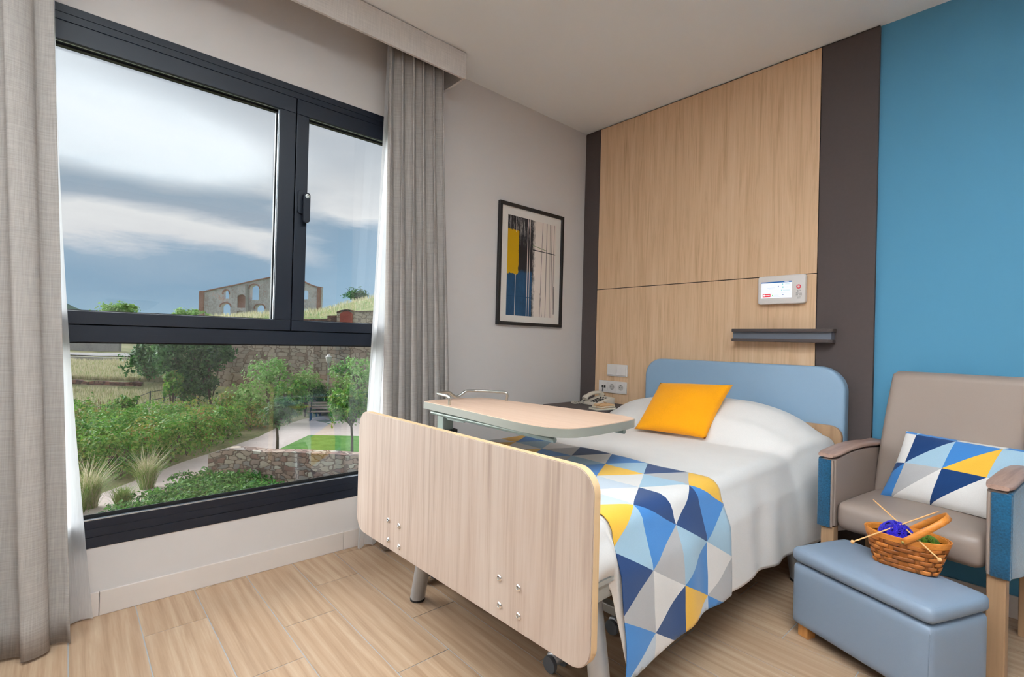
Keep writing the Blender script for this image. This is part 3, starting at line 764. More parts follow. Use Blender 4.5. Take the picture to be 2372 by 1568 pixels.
obj('guard_rail', tube(smoothpath([(.645, 1.296, TZ), (.652, 1.292, TZ+.03), (.640, 1.292, zr-.002), (.585, 1.296, zr), (.535, 1.305, zr), (.512, 1.335, zr), (.508, 1.385, zr), (.503, 1.415, zr-.018), (.500, 1.44, zr-.026), (.502, 1.465, zr-.016), (.506, 1.495, zr),
    (.515, 1.545, zr), (.56, 1.585, zr), (.62, 1.61, zr), (.655, 1.622, zr), (.662, 1.63, zr-.012), (.650, 1.636, TZ)], 5), .0068, 10), M_steel, tb, True)
obj('rail_bar', tube([(.50, 1.30, TZ-.050), (1.30, 1.295, TZ-.050)], .0095, 12), M_green, tb, True)
obj('rail_bar', tube([(.52, 1.62, TZ-.050), (1.34, 1.655, TZ-.050)], .0095, 12), M_green, tb, True)
bm = prism([(.50, TZ-.034), (.82, TZ-.034), (.80, TZ-.055), (.72, TZ-.062), (.70, TZ-.076), (.58, TZ-.078), (.53, TZ-.055), (.50, TZ-.050)], 'y', 1.335, 1.345)
prism([(.50, TZ-.034), (.82, TZ-.034), (.80, TZ-.055), (.72, TZ-.062), (.70, TZ-.076), (.58, TZ-.078), (.53, TZ-.055), (.50, TZ-.050)], 'y', 1.50, 1.51, bm=bm)
B((.50, .84, 1.335, 1.51, TZ-.040, TZ-.034), bm=bm)
br = obj('tilt_bracket', bm, M_green, tb)
for q in ((.52, TZ-.045), (.70, TZ-.062)): obj('screw', lathe([(.007, .0), (.007, -.004), (.004, -.005)], (q[0], 1.335, q[1]), 14, axis='y'), M_steel, br)
obj('release_lever', tube([(.51, 1.34, TZ-.050), (.47, 1.335, TZ-.056), (.455, 1.33, TZ-.053)], .004, 8), M_black, tb, True)
obj('column', prism(rrect(.475, .530, 1.345, 1.405, .006, 3), 'z', .40, TZ-.05), M_green, tb)
obj('column_sleeve', prism(rrect(.466, .539, 1.335, 1.415, .006, 3), 'z', .09, .665), M_greymetal, tb)
obj('sleeve_cap', prism(rrect(.460, .545, 1.330, 1.421, .006, 3), 'z', .655, .675), M_black, tb)
obj('base_beam', B((.47, .535, 1.26, 1.62, .055, .095)), M_greymetal, tb, bevel=.004)
for y_ in (1.26, 1.60):
    obj('base_arm', B((.45, 1.37, y_-.02, y_+.02, .065, .10)), M_greymetal, tb, bevel=.004)
    for x_ in (.56, 1.36):
        cs = obj('caster', prism([(x_-.024, .030), (x_-.018, .056), (x_+.010, .064), (x_+.028, .050), (x_+.026, .028)], 'y', y_-.022, y_+.022), M_silver, tb, True, bevel=.005)
        for s_ in (-1, 1): obj('wheel', lathe([(.010, -.007), (.026, -.007), (.0275, -.003), (.0275, .003), (.026, .007), (.010, .007)], (x_+.004, y_+s_*.030, .0285), 22, axis='y'), M_wheel, cs, True)

# ================================================================ NIGHTSTAND, PHONE, BOOKS
NT_ = .68
ns = thing('nightstand', 'dark laminate bedside cabinet in the corner by the wood panel', 'nightstand', (.32, 2.70, 0))
obj('cabinet_body', B((.13, .53, 2.46, 2.94, .05, NT_-.022)), M_dark, ns, bevel=.002)
obj('cabinet_top', B((.115, .545, 2.44, 2.945, NT_-.021, NT_)), M_dark, ns, bevel=.002)
for k in range(2):
    dw = obj('drawer', B((.14, .52, 2.444, 2.459, .10+k*.28, .365+k*.28)), M_dark, ns, bevel=.002); obj('handle', B((.27, .39, 2.432, 2.4435, .25+k*.28, .26+k*.28)), M_steel, dw)
for x_ in (.16, .50):
    for y_ in (2.49, 2.91): obj('caster', lathe([(.012, .05), (.012, .04), (.024, .038), (.024, .001)], (x_, y_, 0), 14), M_black, ns)

ph = thing('telephone', 'cream push-button desk telephone with coiled cord on the bedside cabinet', 'telephone', (.345, 2.765, NT_), -.12); ph.scale = (.8, .8, .8)
# local frame: x right, y back, z up; keypad slopes down to the front
W2, D2 = .09, .10
def slope(y): return .026 + (y+D2)/(2*D2)*.050
bm = prism([(-D2, 0.001), (-D2, .026), (D2-.03, .073), (D2, .066), (D2, 0.001)], 'x', -W2, W2)
body = obj('phone_body', bm, M_cream, ph, True, local=True, bevel=.006, seg=3)
def key(cx, cy, wx_, wy_):
    n = 10; pts = [(cx+wx_*math.cos(2*PI*k/n), cy+wy_*math.sin(2*PI*k/n)) for k in range(n)]
    b = bmesh.new(); lo = [b.verts.new((x, y, .026+(y+D2)*.276+.0005)) for x, y in pts]; hi = [b.verts.new((x*.97+cx*.03, y*.97+cy*.03, .026+(y+D2)*.276+.0055)) for x, y in pts]
    b.faces.new(hi)
    for k in range(n): b.faces.new((lo[k], lo[(k+1) % n], hi[(k+1) % n], hi[k]))
    return b
for r_ in range(4):
    for c_ in range(3): obj('key', key(-.012+c_*.030, -.078+r_*.024, .0115, .0085), M_black, body, True, local=True)
for c_ in range(3): obj('key', key(-.010+c_*.030, .028, .009, .009), M_black, body, True, local=True)
b = bmesh.new(); b.faces.new([b.verts.new((x, y, .026+(y+D2)*.236+.0035)) for x, y in ((-.012, .048), (.066, .048), (.066, .070), (-.012, .070))]); obj('name_card', b, M_white, body, local=True)
pts = smoothpath([(-.064, -.112, .052), (-.066, -.085, .073), (-.066, -.03, .094), (-.066, .03, .100), (-.066, .075, .096), (-.064, .10, .078)], 5)
rad = [.021 if (i < 5 or i > len(pts)-7) else .0155 for i in range(len(pts))]
obj('handset', tube(pts, .018, 12, radii=rad, sx=1.35), M_cream, ph, True, local=True)
# coiled cord: a loop lying left of the phone
lp = smoothpath([(-.075, -.115, .045), (-.085, -.135, .018), (-.12, -.165, .010), (-.175, -.155, .010), (-.20, -.115, .010), (-.17, -.08, .010), (-.11, -.085, .010), (-.088, -.10, .012)], 22)
cp = []
for i in range(len(lp)-1):
    d_, u_, v_ = frame_of(lp[i], lp[i+1]); a_ = i*1.05
    cp.append(lp[i] + (u_*math.cos(a_)+v_*math.sin(a_))*.0075 + Vector((0, 0, .001)))
obj('coiled_cord', tube(cp, .0021, 5), M_cream, ph, True, local=True)
cb = obj('phone_cable', tube(smoothpath([(.231, YP-.013, .792), (.233, YP-.022, .768), (.245, YP-.035, .742), (.285, YP-.045, .725), (.318, YP-.042, .705), (.330, YP-.040, .692), (.318, YP-.060, .684)], 6), .0022, 6), M_black, None, True)
tag(cb, 'thin black cable from the data port down to the telephone', 'cable')

M_page = wood('book_pages', (206, 194, 170), (226, 216, 196), (236, 228, 212), 'X', 3, .8); M_cover1 = plain('grey_cover', (150, 150, 140), .7, nz=.1); M_cover2 = plain('kraft_cover', (196, 148, 100), .7, nz=.15, nscale=20); M_cover3 = plain('tan_cover', (214, 176, 130), .7, nz=.15, nscale=15)
def book(cx, cy, z, w_, d_, h, rot, cov, label):
    t_ = thing('notebook', label, 'book', (cx, cy, z), rot, 'old notebooks beside the telephone')
    obj('pages', B((-w_/2, w_/2, -d_/2, d_/2, .002, h-.002)), M_page, t_, local=True)
    obj('cover', B((-w_/2-.002, w_/2+.002, -d_/2-.002, d_/2, 0, .002), (-w_/2-.002, w_/2+.002, -d_/2-.002, d_/2, h-.002, h), (-w_/2-.002, w_/2+.002, d_/2, d_/2+.002, 0, h)), cov, t_, local=True)
book(.500, 2.60, NT_+.0005, .085, .15, .014, -.25, M_cover1, 'lowest notebook of the little stack, with a grey ribbed cover')
book(.507, 2.605, NT_+.015, .078, .13, .013, -.05, M_cover2, 'middle notebook of the little stack, tied with twine')
book(.510, 2.61, NT_+.0287, .070, .11, .006, -.35, M_cover3, 'thin kraft-covered notebook lying on top of the little stack')
tw = obj('twine', tube(smoothpath([(.512, 2.528, .682), (.511, 2.527, .698), (.51, 2.529, .710), (.51, 2.575, .7175), (.513, 2.60, .722), (.528, 2.606, .727), (.517, 2.612, .722), (.498, 2.618, .728), (.510, 2.62, .719), (.508, 2.665, .7175), (.507, 2.676, .70)], 5), .0014, 6), M_cover2, None, True)
tag(tw, 'thin brown twine tied round the little stack of notebooks', 'twine')

# ================================================================ ARMCHAIR
ch = thing('armchair', 'taupe leather armchair with teal arm panels and wooden arm tops', 'armchair', (1.798, 2.430, 0), -.135)
CW, CDp = .600, .52
def arm_outline(z0):      # side view (y, z)
    return None
def arm(x0, x1, outer, nm):
    """body with an arched top, teal front and outer cheek"""
    top = [(y, .640+.022*math.sin(min(1, y/.42)*PI*.75+.1)) for y in [i*CDp/14 for i in range(15)]]
    bot = [(CDp, .33), (CDp*.75, .315), (CDp*.4, .318), (.10, .338), (0, .358)]
    xi0, xi1 = (x0+.012, x1) if outer < 0 else (x0, x1-.012)
    bm = prism([(y+.006, z) for y, z in top]+[(CDp, .34), (.006, .36)], 'x', xi0+.001, xi1)
    a_ = obj('arm', bm, M_taupe, ch, local=True, bevel=.004)
    # teal front strip + outer cheek
    fx0, fx1 = (x0, x1-.014) if outer < 0 else (x0+.014, x1)
    bm = B((fx0, fx1, -.006, .012, .352, .638))
    if outer < 0: prism(top+bot, 'x', x0-.002, x0+.0125, bm=bm)
    else: prism(top+bot, 'x', x1-.0125, x1+.002, bm=bm)
    obj('arm_panel', bm, M_tealfab, a_, True, local=True, bevel=.005, seg=3)
    px_ = x1-.010 if outer < 0 else x0+.010
    obj('piping', tube([(px_, -.003, .358), (px_, -.005, .50), (px_, -.003, .638)], .0045, 8), M_taupe, a_, True, local=True)
    # wooden cap, arched with rounded front
    def cf(u, v):
        y = -.014 + (CDp+.014)*v; zc = .645+.022*math.sin(min(1, max(0, y)/.42)*PI*.75+.1)
        wd_ = (x1-x0)/2+.005; cx = (x0+x1)/2
        a = 2*PI*u; ex = math.copysign(abs(math.cos(a))**.55, math.cos(a)); ez = math.copysign(abs(math.sin(a))**.55, math.sin(a))
        k = 1 if v > .04 else (.9 if v > 0 else .75)
        return (cx+ex*wd_*k, y, zc+.0105+ez*.0105*k)
    bm = grid(24, 26, cf, wrap=True)
    bm.verts.ensure_lookup_table()
    for f0 in (0, 26): bm.faces.new([bm.verts[i*27+f0] for i in range(24)])
    obj('arm_cap', bm, M_armwood, a_, True, local=True, angle=60)
    return a_
arm(0, .066, -1, 'left'); arm(CW-.066, CW, 1, 'right')
obj('seat', puff(.068, CW-.068, .002, .47, .352, .472, .035, .012, crown=.012), M_taupe, ch, True, local=True, angle=180)
# raked backrest: narrower at the top, leaning back
def bk_fn(u, v):
    z = .43+(1.015-.43)*v; lean = .075*v
    xa = .062+.044*v**1.5; xb = CW-.058+.022*v**1.5
    cx, hx = (xa+xb)/2, (xb-xa)/2; hy = .043
    a = 2*PI*u; c_, s_ = math.cos(a), math.sin(a)
    ex = math.copysign(abs(c_)**.22, c_); ey = math.copysign(abs(s_)**.45, s_)
    k = 1 if v < .97 else math.sqrt(max(0, 1-((v-.97)/.03)**2))*.06+.94
    return (cx+ex*hx*(k if v > .97 else 1), .425+lean+ey*hy*(1 if v < .97 else max(.3, 1-((v-.97)/.03)**2*.7)), z)
bm = grid(64, 34, bk_fn, wrap=True); bm.verts.ensure_lookup_table()
for f0 in (0, 34): bm.faces.new([bm.verts[i*35+f0] for i in range(64)])
bmesh.ops.recalc_face_normals(bm, faces=bm.faces[:])
obj('backrest', bm, M_taupe, ch, True, local=True, angle=60)
for x_, y_, z_ in ((.012, .006, .356), (CW-.062, .006, .356), (.012, .46, .336), (CW-.062, .46, .336)):
    obj('leg', prism(rrect(x_, x_+.050, y_, y_+.045, .004, 3), 'z', 0.001, z_), M_legwood, ch, local=True)

# ================================================================ OTTOMAN
ot = thing('footstool', 'grey-blue leather storage footstool with padded lid in front of the armchair', 'footstool', (1.802, 2.128, 0), -.385)
OW, OD = .478, .288
bm = puff(0, OW, 0, OD, .045, .278, .018, .004)
obj('stool_body', bm, M_stool, ot, True, local=True, angle=180)
obj('stool_lid', puff(-.004, OW+.004, -.004, OD+.004, .281, .338, .022, .004, crown=.010), M_stool, ot, True, local=True, angle=180)
sm_ = [(x, y, .332) for x, y in rrect(.004, OW-.004, .004, OD-.004, .022, 5)]
obj('seam', tube(sm_, .0016, 6, closed=True), M_stool, ot, True, local=True)
obj('seam', tube([(OW-.0025, .0005, .07), (OW-.0025, .0005, .26)], .0016, 6), M_stool, ot, True, local=True)
for x_, y_ in ((.018, .018), (OW-.06, .018), (.018, OD-.06), (OW-.06, OD-.06)): obj('foot', B((x_, x_+.04, y_, y_+.04, .001, .047)), M_footwood, ot, local=True)

# ================================================================ BASKET WITH KNITTING
M_rattan = wood('basket_wood', (168, 88, 28), (206, 122, 50), (226, 148, 74), 'X', 3, .4, island=True, wave=.0, var=1.5, bump=.1)
M_hoop = wood('basket_hoop', (190, 108, 34), (214, 132, 52), (230, 152, 74), 'X', 3, .4)
BZ = .3475
bk = thing('wicker_basket', 'small woven wood-strip basket with swing handle holding yarn on the footstool', 'basket', (2.135, 2.235, BZ), .05)
RX0, RY0, RX1, RY1, HB = .088, .052, .118, .076, .112
def bpos(th, z, dr=0.):
    k = z/HB; rx = RX0+(RX1-RX0)*k+dr; ry = RY0+(RY1-RY0)*k+dr
    e = .62+.38*k
    c_, s_ = math.cos(th), math.sin(th)
    return (math.copysign(abs(c_)**e, c_)*rx, math.copysign(abs(s_)**e, s_)*ry, z)
NS = 22
bm = bmesh.new()
for i in range(NS):
    t0 = 2*PI*(i+.14)/NS; t1 = 2*PI*(i+.86)/NS
    vv = [[bm.verts.new(bpos(t0+(t1-t0)*a/2, HB*k/8, -.0008)) for k in range(9)] for a in range(3)]
    for a in range(2):
        for k in range(8): bm.faces.new((vv[a][k], vv[a+1][k], vv[a+1][k+1], vv[a][k+1]))
body = obj('basket_body', bm, M_rattan, bk, True, local=True, solid=.0016)
bm = bmesh.new(); rows = 6; hh = (HB-.016)/rows
for r_ in range(rows):
    for i in range(NS):
        if (i+r_) % 2: continue
        A = []
        for a in range(9):
            q = a/8; th = 2*PI*(i-.42+1.84*q)/NS; dr = -.0030+.0078*math.sin(PI*q)**.6
            z0_ = r_*hh+.001; z1_ = (r_+1)*hh-.0006
            A.append([bm.verts.new(bpos(th, z0_+(z1_-z0_)*w_, dr-.0012*abs(2*w_-1)**2)) for w_ in (0, .25, .5, .75, 1)])
        for a in range(8):
            for k in range(4): bm.faces.new((A[a][k], A[a+1][k], A[a+1][k+1], A[a][k+1]))
obj('weave', bm, M_rattan, bk, True, local=True, solid=.0012)
bm = grid(72, 1, lambda u, v: bpos(2*PI*u, .004, -.002) if v else (0, 0, .004), wrap=True); obj('basket_bottom', bm, M_rattan, bk, local=True)
def rim_band(z0_, z1_, dr):
    bm = bmesh.new(); R_ = []
    for i in range(72):
        th = 2*PI*i/72
        R_.append([bm.verts.new(bpos(th, z, dr+d2)) for z, d2 in ((z0_, -.001), (z0_+.001, .0016), (z1_-.001, .0016), (z1_, 0), (z1_-.001, -.0022), (z0_, -.0022))])
    for i in range(72):
        A, C_ = R_[i], R_[(i+1) % 72]
        for k in range(6): bm.faces.new((A[k], C_[k], C_[(k+1) % 6], A[(k+1) % 6]))
    return bm
bm = rim_band(HB-.017, HB+.004, .0035); tmp_ = rim_band(HB-.015, HB+.003, -.0035)
me_ = bpy.data.meshes.new('t'); tmp_.to_mesh(me_); tmp_.free(); bm.from_mesh(me_); bpy.data.meshes.remove(me_)
obj('rim', bm, M_hoop, bk, True, local=True)
# swing handle folded over towards the right
al = math.radians(41); hr = .148
def hfn(u, v):
    a = -PI/2+PI*u; w_ = (v-.5)*.021
    rad_ = hr; ry = RY1+.008
    out_ = max(0, math.cos(a))**.85*hr; sy_ = math.copysign(abs(math.sin(a))**.55, math.sin(a))
    dirv = Vector((math.cos(al), 0, math.sin(al))); wv_ = Vector((-math.sin(al), 0, math.cos(al)))
    p_ = Vector((0, sy_*ry*(1-.25*max(0, math.cos(a))**2), HB-.008)) + dirv*out_
    # the strip is flat against the basket side near the rivets
    k = abs(math.sin(a))**3
    wv2 = (wv_*1.0).normalized()
    return p_ + wv2*w_
bm = grid(40, 2, hfn)
hd = obj('handle', bm, M_hoop, bk, True, local=True, solid=.0028, angle=180)
for s_ in (-1, 1): obj('rivet', lathe([(.0045, 0), (.0045, s_*.0012), (.002, s_*.0028)], (0, s_*(RY1+.0095), HB-.008), 14, axis='y'), plain('brass', (170, 150, 90), .3, .9), bk, True, local=True)

def yarnball(name, c, r, mat, label, n=46, seed=1, th=.0021):
    rg = random.Random(seed); bm = bmesh.new()
    lathe([(r*.9*math.sin(PI*k/10)+1e-4, -r*.9*math.cos(PI*k/10)) for k in range(11)], (0, 0, 0), 20, bm=bm)
    for i in range(n):
        ax = Vector((rg.gauss(0, 1), rg.gauss(0, .6), rg.gauss(0, .5))).normalized() if i % 3 else Vector((rg.gauss(0, .25), rg.gauss(0, .3), 1)).normalized()
        d_, u_, v_ = frame_of(Vector((0, 0, 0)), ax); tilt_ = rg.uniform(-.35, .35)*r; rr = math.sqrt(max(r*r-tilt_*tilt_, 0))*rg.uniform(.97, 1.03)
        tube([ax*tilt_ + (u_*math.cos(2*PI*k/26)+v_*math.sin(2*PI*k/26))*rr for k in range(26)], th, 5, bm=bm, closed=True)
    bm.transform(Matrix.Translation(c))
    o = obj(name, bm, mat, None, True, angle=180); tag(o, label, 'yarn'); return o
yarnball('yarn_ball', (2.108, 2.222, .446), .051, fabric('blue_yarn', (38, 22, 168), .9, .3, 90, .3), 'large royal-blue ball of yarn in the basket', 60, 3)
o = yarnball('yarn_ball', (2.192, 2.250, .432), .034, fabric('green_yarn', (80, 110, 18), .9, .3, 90, .3), 'smaller moss-green ball of yarn in the basket', 46, 5)
def needle(a, b, label):
    a, b = Vector(a), Vector(b); d_ = (b-a).normalized(); L = (b-a).length
    t_ = thing('knitting_needle', label, 'knitting needle', a, 0, 'wooden knitting needles')
    m_ = wood('needle_wood', (226, 160, 96), (238, 182, 122), (244, 198, 146), 'X', 4, .4)
    obj('shaft', tube([a, a+d_*L*.9, a+d_*L*.97, b], .0024, 10, radii=[.0024, .0024, .0018, .0003]), m_, t_, True)
    bm = bmesh.new(); bmesh.ops.create_uvsphere(bm, u_segments=14, v_segments=10, radius=.0066); bm.transform(Matrix.Translation(a)); obj('knob', bm, m_, t_, True)
needle((2.006, 2.10, .424), (2.215, 2.30, .548), 'knitting needle whose knob sticks out at the left of the basket')
needle((2.241, 2.115, .437), (2.018, 2.315, .537), 'knitting needle whose knob hangs over the front right of the basket')

# ================================================================ ADDED FILL LAMPS, unseen, put in to brighten the room (behind the camera)
def fill_uplighter(x, y, e, label, h=1.8, spr=2.1):
    t_ = thing('added_fill_lamp', label, 'fill lamp', (x, y, 0), 0, 'added fill lamps out of view')
    obj('base', lathe([(.14, .001), (.14, .018), (.02, .026)], (0, 0, 0), 28), M_steel, t_, local=True)
    obj('pole', tube([(0, 0, .02), (0, 0, h-.06)], .012, 12), M_steel, t_, local=True)
    obj('fill_lamp_bowl', lathe([(.02, h-.08), (.12, h-.045), (.19, h+.02), (.185, h+.022), (.115, h-.035), (.02, h-.065)], (0, 0, 0), 32), M_steel, t_, True, local=True)
    l = bpy.data.lights.new('fill_light', 'AREA'); l.shape = 'DISK'; l.size = .22; l.energy = e; l.spread = spr; l.color = (.83, .94, 1.)  # added fill aimed at the ceiling, lifts the daylight from the window
    o = bpy.data.objects.new('fill_light', l); link(o); o.location = (0, 0, h); o.rotation_euler = (PI, 0, 0); o.parent = t_
fill_uplighter(2.75, .42, 140, 'unseen steel fill lamp added to brighten the room, on its free side', 1.35, 1.75)
fill_uplighter(1.75, -.90, 70, 'unseen steel fill lamp added to brighten the room, by the foot of the left curtain', 1.35, 1.8)

# ================================================================ OUTDOORS (garden one storey below, hill and ruin behind)
def W(px, py, d): return CAM + (fwd + rt2*((px-1186)/F_PX) - up2*((py-784)/F_PX))*d
def G(px, py, z=-2.9):
    r = fwd + rt2*((px-1186)/F_PX) - up2*((py-784)/F_PX); return CAM + r*((z-CAM.z)/r.z)
def dep(p): return (Vector(p)-CAM).dot(fwd)
def hz(px): return 759.6+.0259*px
def pl(x, T):
    for (a, b), (c, d) in zip(T, T[1:]):
        if x <= c: return b+(d-b)*max(0, (x-a)/(c-a))
    return T[-1][1]
HL = [(0, -2.9), (21.5, -2.9), (26.8, -2.2), (27.2, -1.66), (34, -1.12), (36, -.78), (42, -.62), (60, -.4)]
HR = [(0, -2.9), (25., -2.9), (27., -1.8), (60, -1.7)]
def gz(px, d):
    k = 1-sm(300, 520, px); z = k*pl(d, HL)+(1-k)*pl(d, HR)
    return z + .05*vnoise(px*.03, d*1.3)*sm(21, 24, d)
def col_dir(px):                       # horizontal position on a column of constant bearing at a given depth
    r = fwd + rt*((px-1186)/F_PX); return r
def GP(px, d, dz=0.):
    r = col_dir(px); p_ = CAM + r*d; return Vector((p_.x, p_.y, gz(px, d)+dz))

def stonemat(name, cols, scale, mort=(120, 112, 104), zs=1.7):
    m, t = newmat(name); co = t.n('ShaderNodeTexCoord').outputs['Object']
    mp = t.mapping(co, (1, 1, zs)); wob = t.noise(co, 3*scale/4, 3)
    mp = t.n('ShaderNodeVectorMath', operation='ADD', inp={0: mp, 1: t.n('ShaderNodeVectorMath', operation='SCALE', inp={0: t.n('ShaderNodeTexNoise', inp={'Vector': co, 'Scale': scale*.8}).outputs[1], 3: .10}).outputs[0]}).outputs[0]
    v = t.n('ShaderNodeTexVoronoi', feature='F1', distance='CHEBYCHEV', inp={'Vector': mp, 'Scale': scale, 'Randomness': .8})
    v2 = t.n('ShaderNodeTexVoronoi', feature='F2', distance='CHEBYCHEV', inp={'Vector': mp, 'Scale': scale, 'Randomness': .8})
    ed = t.math('SUBTRACT', v2.outputs['Distance'], v.outputs['Distance'])
    r_ = t.n('ShaderNodeSeparateColor', inp={0: v.outputs['Color']}).outputs[0]
    n = len(cols); c = t.ramp(r_, [(i/n, s2l(x)) for i, x in enumerate(cols)], 'CONSTANT')
    c = t.mix(t.math('MULTIPLY', t.noise(co, 14, 5, .7), .5), c, s2l(mort))
    edge = t.ramp(ed, [(.03, (0, 0, 0, 1)), (.13, (1, 1, 1, 1))])
    c = t.mix(edge, s2l(mort), c)
    t.out(bsdf(t, c, .9, 0, t.bump(edge, .6, .03), .2)); return m
M_stone = stonemat('sandstone_wall', [(190, 162, 148), (206, 190, 172), (160, 124, 114), (212, 204, 190), (178, 148, 134), (168, 160, 156), (198, 176, 160)], 4.2, (124, 104, 96), 1.9)
M_stone2 = stonemat('retaining_wall_stone', [(206, 184, 164), (216, 196, 176), (188, 160, 142), (210, 188, 170), (196, 178, 162)], 2.3, (140, 118, 104), 1.9)
M_redstone = stonemat('red_terrace_stone', [(130, 84, 74), (150, 104, 90), (112, 78, 70), (160, 128, 112)], 3., (80, 62, 56))

def groundmat(name, cols, scale=3., bump=.3):
    m, t = newmat(name); co = t.n('ShaderNodeTexCoord').outputs['Object']
    f = t.math('ADD', t.math('MULTIPLY', t.noise(co, scale, 6, .7), .6), t.math('MULTIPLY', t.noise(co, scale*9, 4, .7), .4))
    n = len(cols)-1
    c = t.ramp(f, [(.34+.32*i/n, s2l(x)) for i, x in enumerate(cols)])
    t.out(bsdf(t, c, .95, 0, t.bump(f, bump, .05), .1)); return m
M_soil = groundmat('dry_ground', [(86, 108, 62), (134, 134, 96), (164, 152, 122)], .8)
M_path = groundmat('path_gravel', [(204, 186, 180), (214, 198, 192), (222, 206, 200)], 1.2, .1)
M_lawn = groundmat('lawn_grass', [(76, 122, 54), (96, 144, 68), (116, 158, 84)], 2.5)
M_hill = groundmat('hill_grass', [(84, 120, 62), (130, 144, 90), (176, 166, 130)], .35)
M_concrete = groundmat('concrete', [(150, 146, 146), (166, 162, 160), (178, 172, 168)], 1.)
M_ruinwall = groundmat('weathered_render', [(196, 140, 130), (186, 178, 180), (214, 210, 214), (210, 160, 150)], .35, .3)
M_brick = groundmat('red_brick', [(150, 70, 54), (178, 88, 66), (190, 110, 88)], 1.5)
M_niche = groundmat('faded_brick', [(150, 108, 98), (172, 132, 120), (186, 150, 140)], .8)
M_mount = groundmat('far_mountain', [(72, 100, 92), (84, 112, 100), (96, 122, 106)], .01)
M_bark = plain('bark', (92, 76, 64), .9, nz=.2, nscale=20)
M_fence = plain('fence_metal', (54, 66, 70), .6)
M_picket = plain('picket_wood', (150, 128, 98), .8)

# ground heightfield
cols_ = [-500, -300, -100, 0, 60, 110, 150, 190, 230, 270, 310, 350, 390, 430, 470, 510, 550, 600, 650, 700, 760, 820, 880, 950, 1050, 1200, 1400]
deps = [1.2, 3, 6, 10, 13, 15, 17, 19, 20.5, 21.5, 22.5, 23.5, 24.2, 25, 25.6, 26.2, 26.8, 27.2, 28, 30, 32, 34, 36, 38, 42, 48, 60]
bm = bmesh.new(); V = [[bm.verts.new(GP(px, d)) for d in deps] for px in cols_]
for i in range(len(cols_)-1):
    for j in range(len(deps)-1): bm.faces.new((V[i][j], V[i+1][j], V[i+1][j+1], V[i][j+1]))
struct('ground', bm, M_soil, smooth=True, angle=180)
def slab(pts, z0, z1, mat, name, **kw):
    """pts: picture landmarks of a flat patch on the garden level"""
    return obj(name, prism([(G(*p)[0], G(*p)[1]) for p in pts], 'z', z0, z1), mat, None, **kw)
o = slab([(120, 1176), (230, 1146), (330, 1108), (420, 1072), (520, 1040), (600, 1012), (640, 992), (700, 972), (760, 962), (900, 962), (1000, 975), (1000, 1012), (900, 1013), (716, 1009), (640, 1046), (560, 1066), (480, 1090), (400, 1130), (330, 1180), (250, 1230), (100, 1260)],
         -2.9, -2.885, M_path, 'garden_path'); o['kind'] = 'structure'
o = slab([(716, 1009), (900, 1013), (1000, 1020), (1050, 1080), (640, 1075), (636, 1047)], -2.9, -2.87, M_lawn, 'lawn'); o['kind'] = 'structure'

# hill plateau behind the retaining wall
def hillz(px, d):
    top = pl(px, [(380, 1.0), (440, 2.6), (640, 3.6), (740, 3.9), (800, 4.9), (865, 5.7), (1000, 6.5), (1300, 7)])
    return 1.2 + (top-1.2)*sm(28, 58, d) + (.9*sm(58, 92, d) if px < 760 else .3*sm(60, 90, d)) + .10*vnoise(px*.05, d*.4, 3)
bm = bmesh.new(); hc = [380, 410, 440, 480, 520, 560, 600, 640, 680, 710, 740, 770, 800, 830, 865, 900, 1000, 1300]; hd_ = [28.2, 31, 34, 38, 42, 46, 50, 54, 58, 64, 72, 80, 92, 105]
V = []
for px in hc:
    r = col_dir(px); V.append([bm.verts.new((CAM.x+r.x*d, CAM.y+r.y*d, hillz(px, d))) for d in hd_])
for i in range(len(hc)-1):
    for j in range(len(hd_)-1): bm.faces.new((V[i][j], V[i+1][j], V[i+1][j+1], V[i][j+1]))
struct('hill', bm, M_hill, smooth=True, angle=180)
def HP(px, d, dz=0.):
    r = col_dir(px); return Vector((CAM.x+r.x*d, CAM.y+r.y*d, hillz(px, d)+dz))
# far mountain
bm = bmesh.new(); prof = [(-600, 640), (-200, 655), (0, 668), (80, 676), (130, 689), (150, 700), (172, 711), (192, 719), (240, 735), (320, 760)]
A, Bq, Cq = [], [], []
for px, py in prof:
    A.append(bm.verts.new(W(px, py, 700))); p_ = W(px, hz(px)+8, 640); Bq.append(bm.verts.new(p_)); Cq.append(bm.verts.new(W(px, hz(px)+8, 760)))
for i in range(len(prof)-1):
    bm.faces.new((A[i], A[i+1], Bq[i+1], Bq[i])); bm.faces.new((A[i+1], A[i], Cq[i], Cq[i+1]))
struct('mountain', bm, M_mount)

# --- walls
def wallrun(name, P, z0, z1s, th, mat, label, cat='wall', cap=None):
    """P: xy points along the front foot; z1s: top heights; th: thickness away from the house"""
    bm = bmesh.new(); n = len(P); rows = []
    for i, (p_, z1) in enumerate(zip(P, z1s)):
        a = Vector(P[max(i-1, 0)]); b = Vector(P[min(i+1, n-1)]); d_ = (b-a).normalized(); nn = Vector((-d_.y, d_.x))
        if nn.dot(Vector((CAM.x, CAM.y))-Vector(p_)) > 0: nn = -nn
        f = Vector(p_); k = f+nn*th; zb = z0[i] if isinstance(z0, (list, tuple)) else z0
        rows.append([bm.verts.new((f.x, f.y, zb)), bm.verts.new((f.x, f.y, z1)), bm.verts.new((k.x, k.y, z1)), bm.verts.new((k.x, k.y, zb))])
    for A, Bq in zip(rows, rows[1:]):
        for k in range(4): bm.faces.new((A[k], Bq[k], Bq[(k+1) % 4], A[(k+1) % 4]))
    bm.faces.new(rows[0]); bm.faces.new(rows[-1][::-1]); bmesh.ops.recalc_face_normals(bm, faces=bm.faces[:])
    return tag(obj(name, bm, mat, None), label, cat)
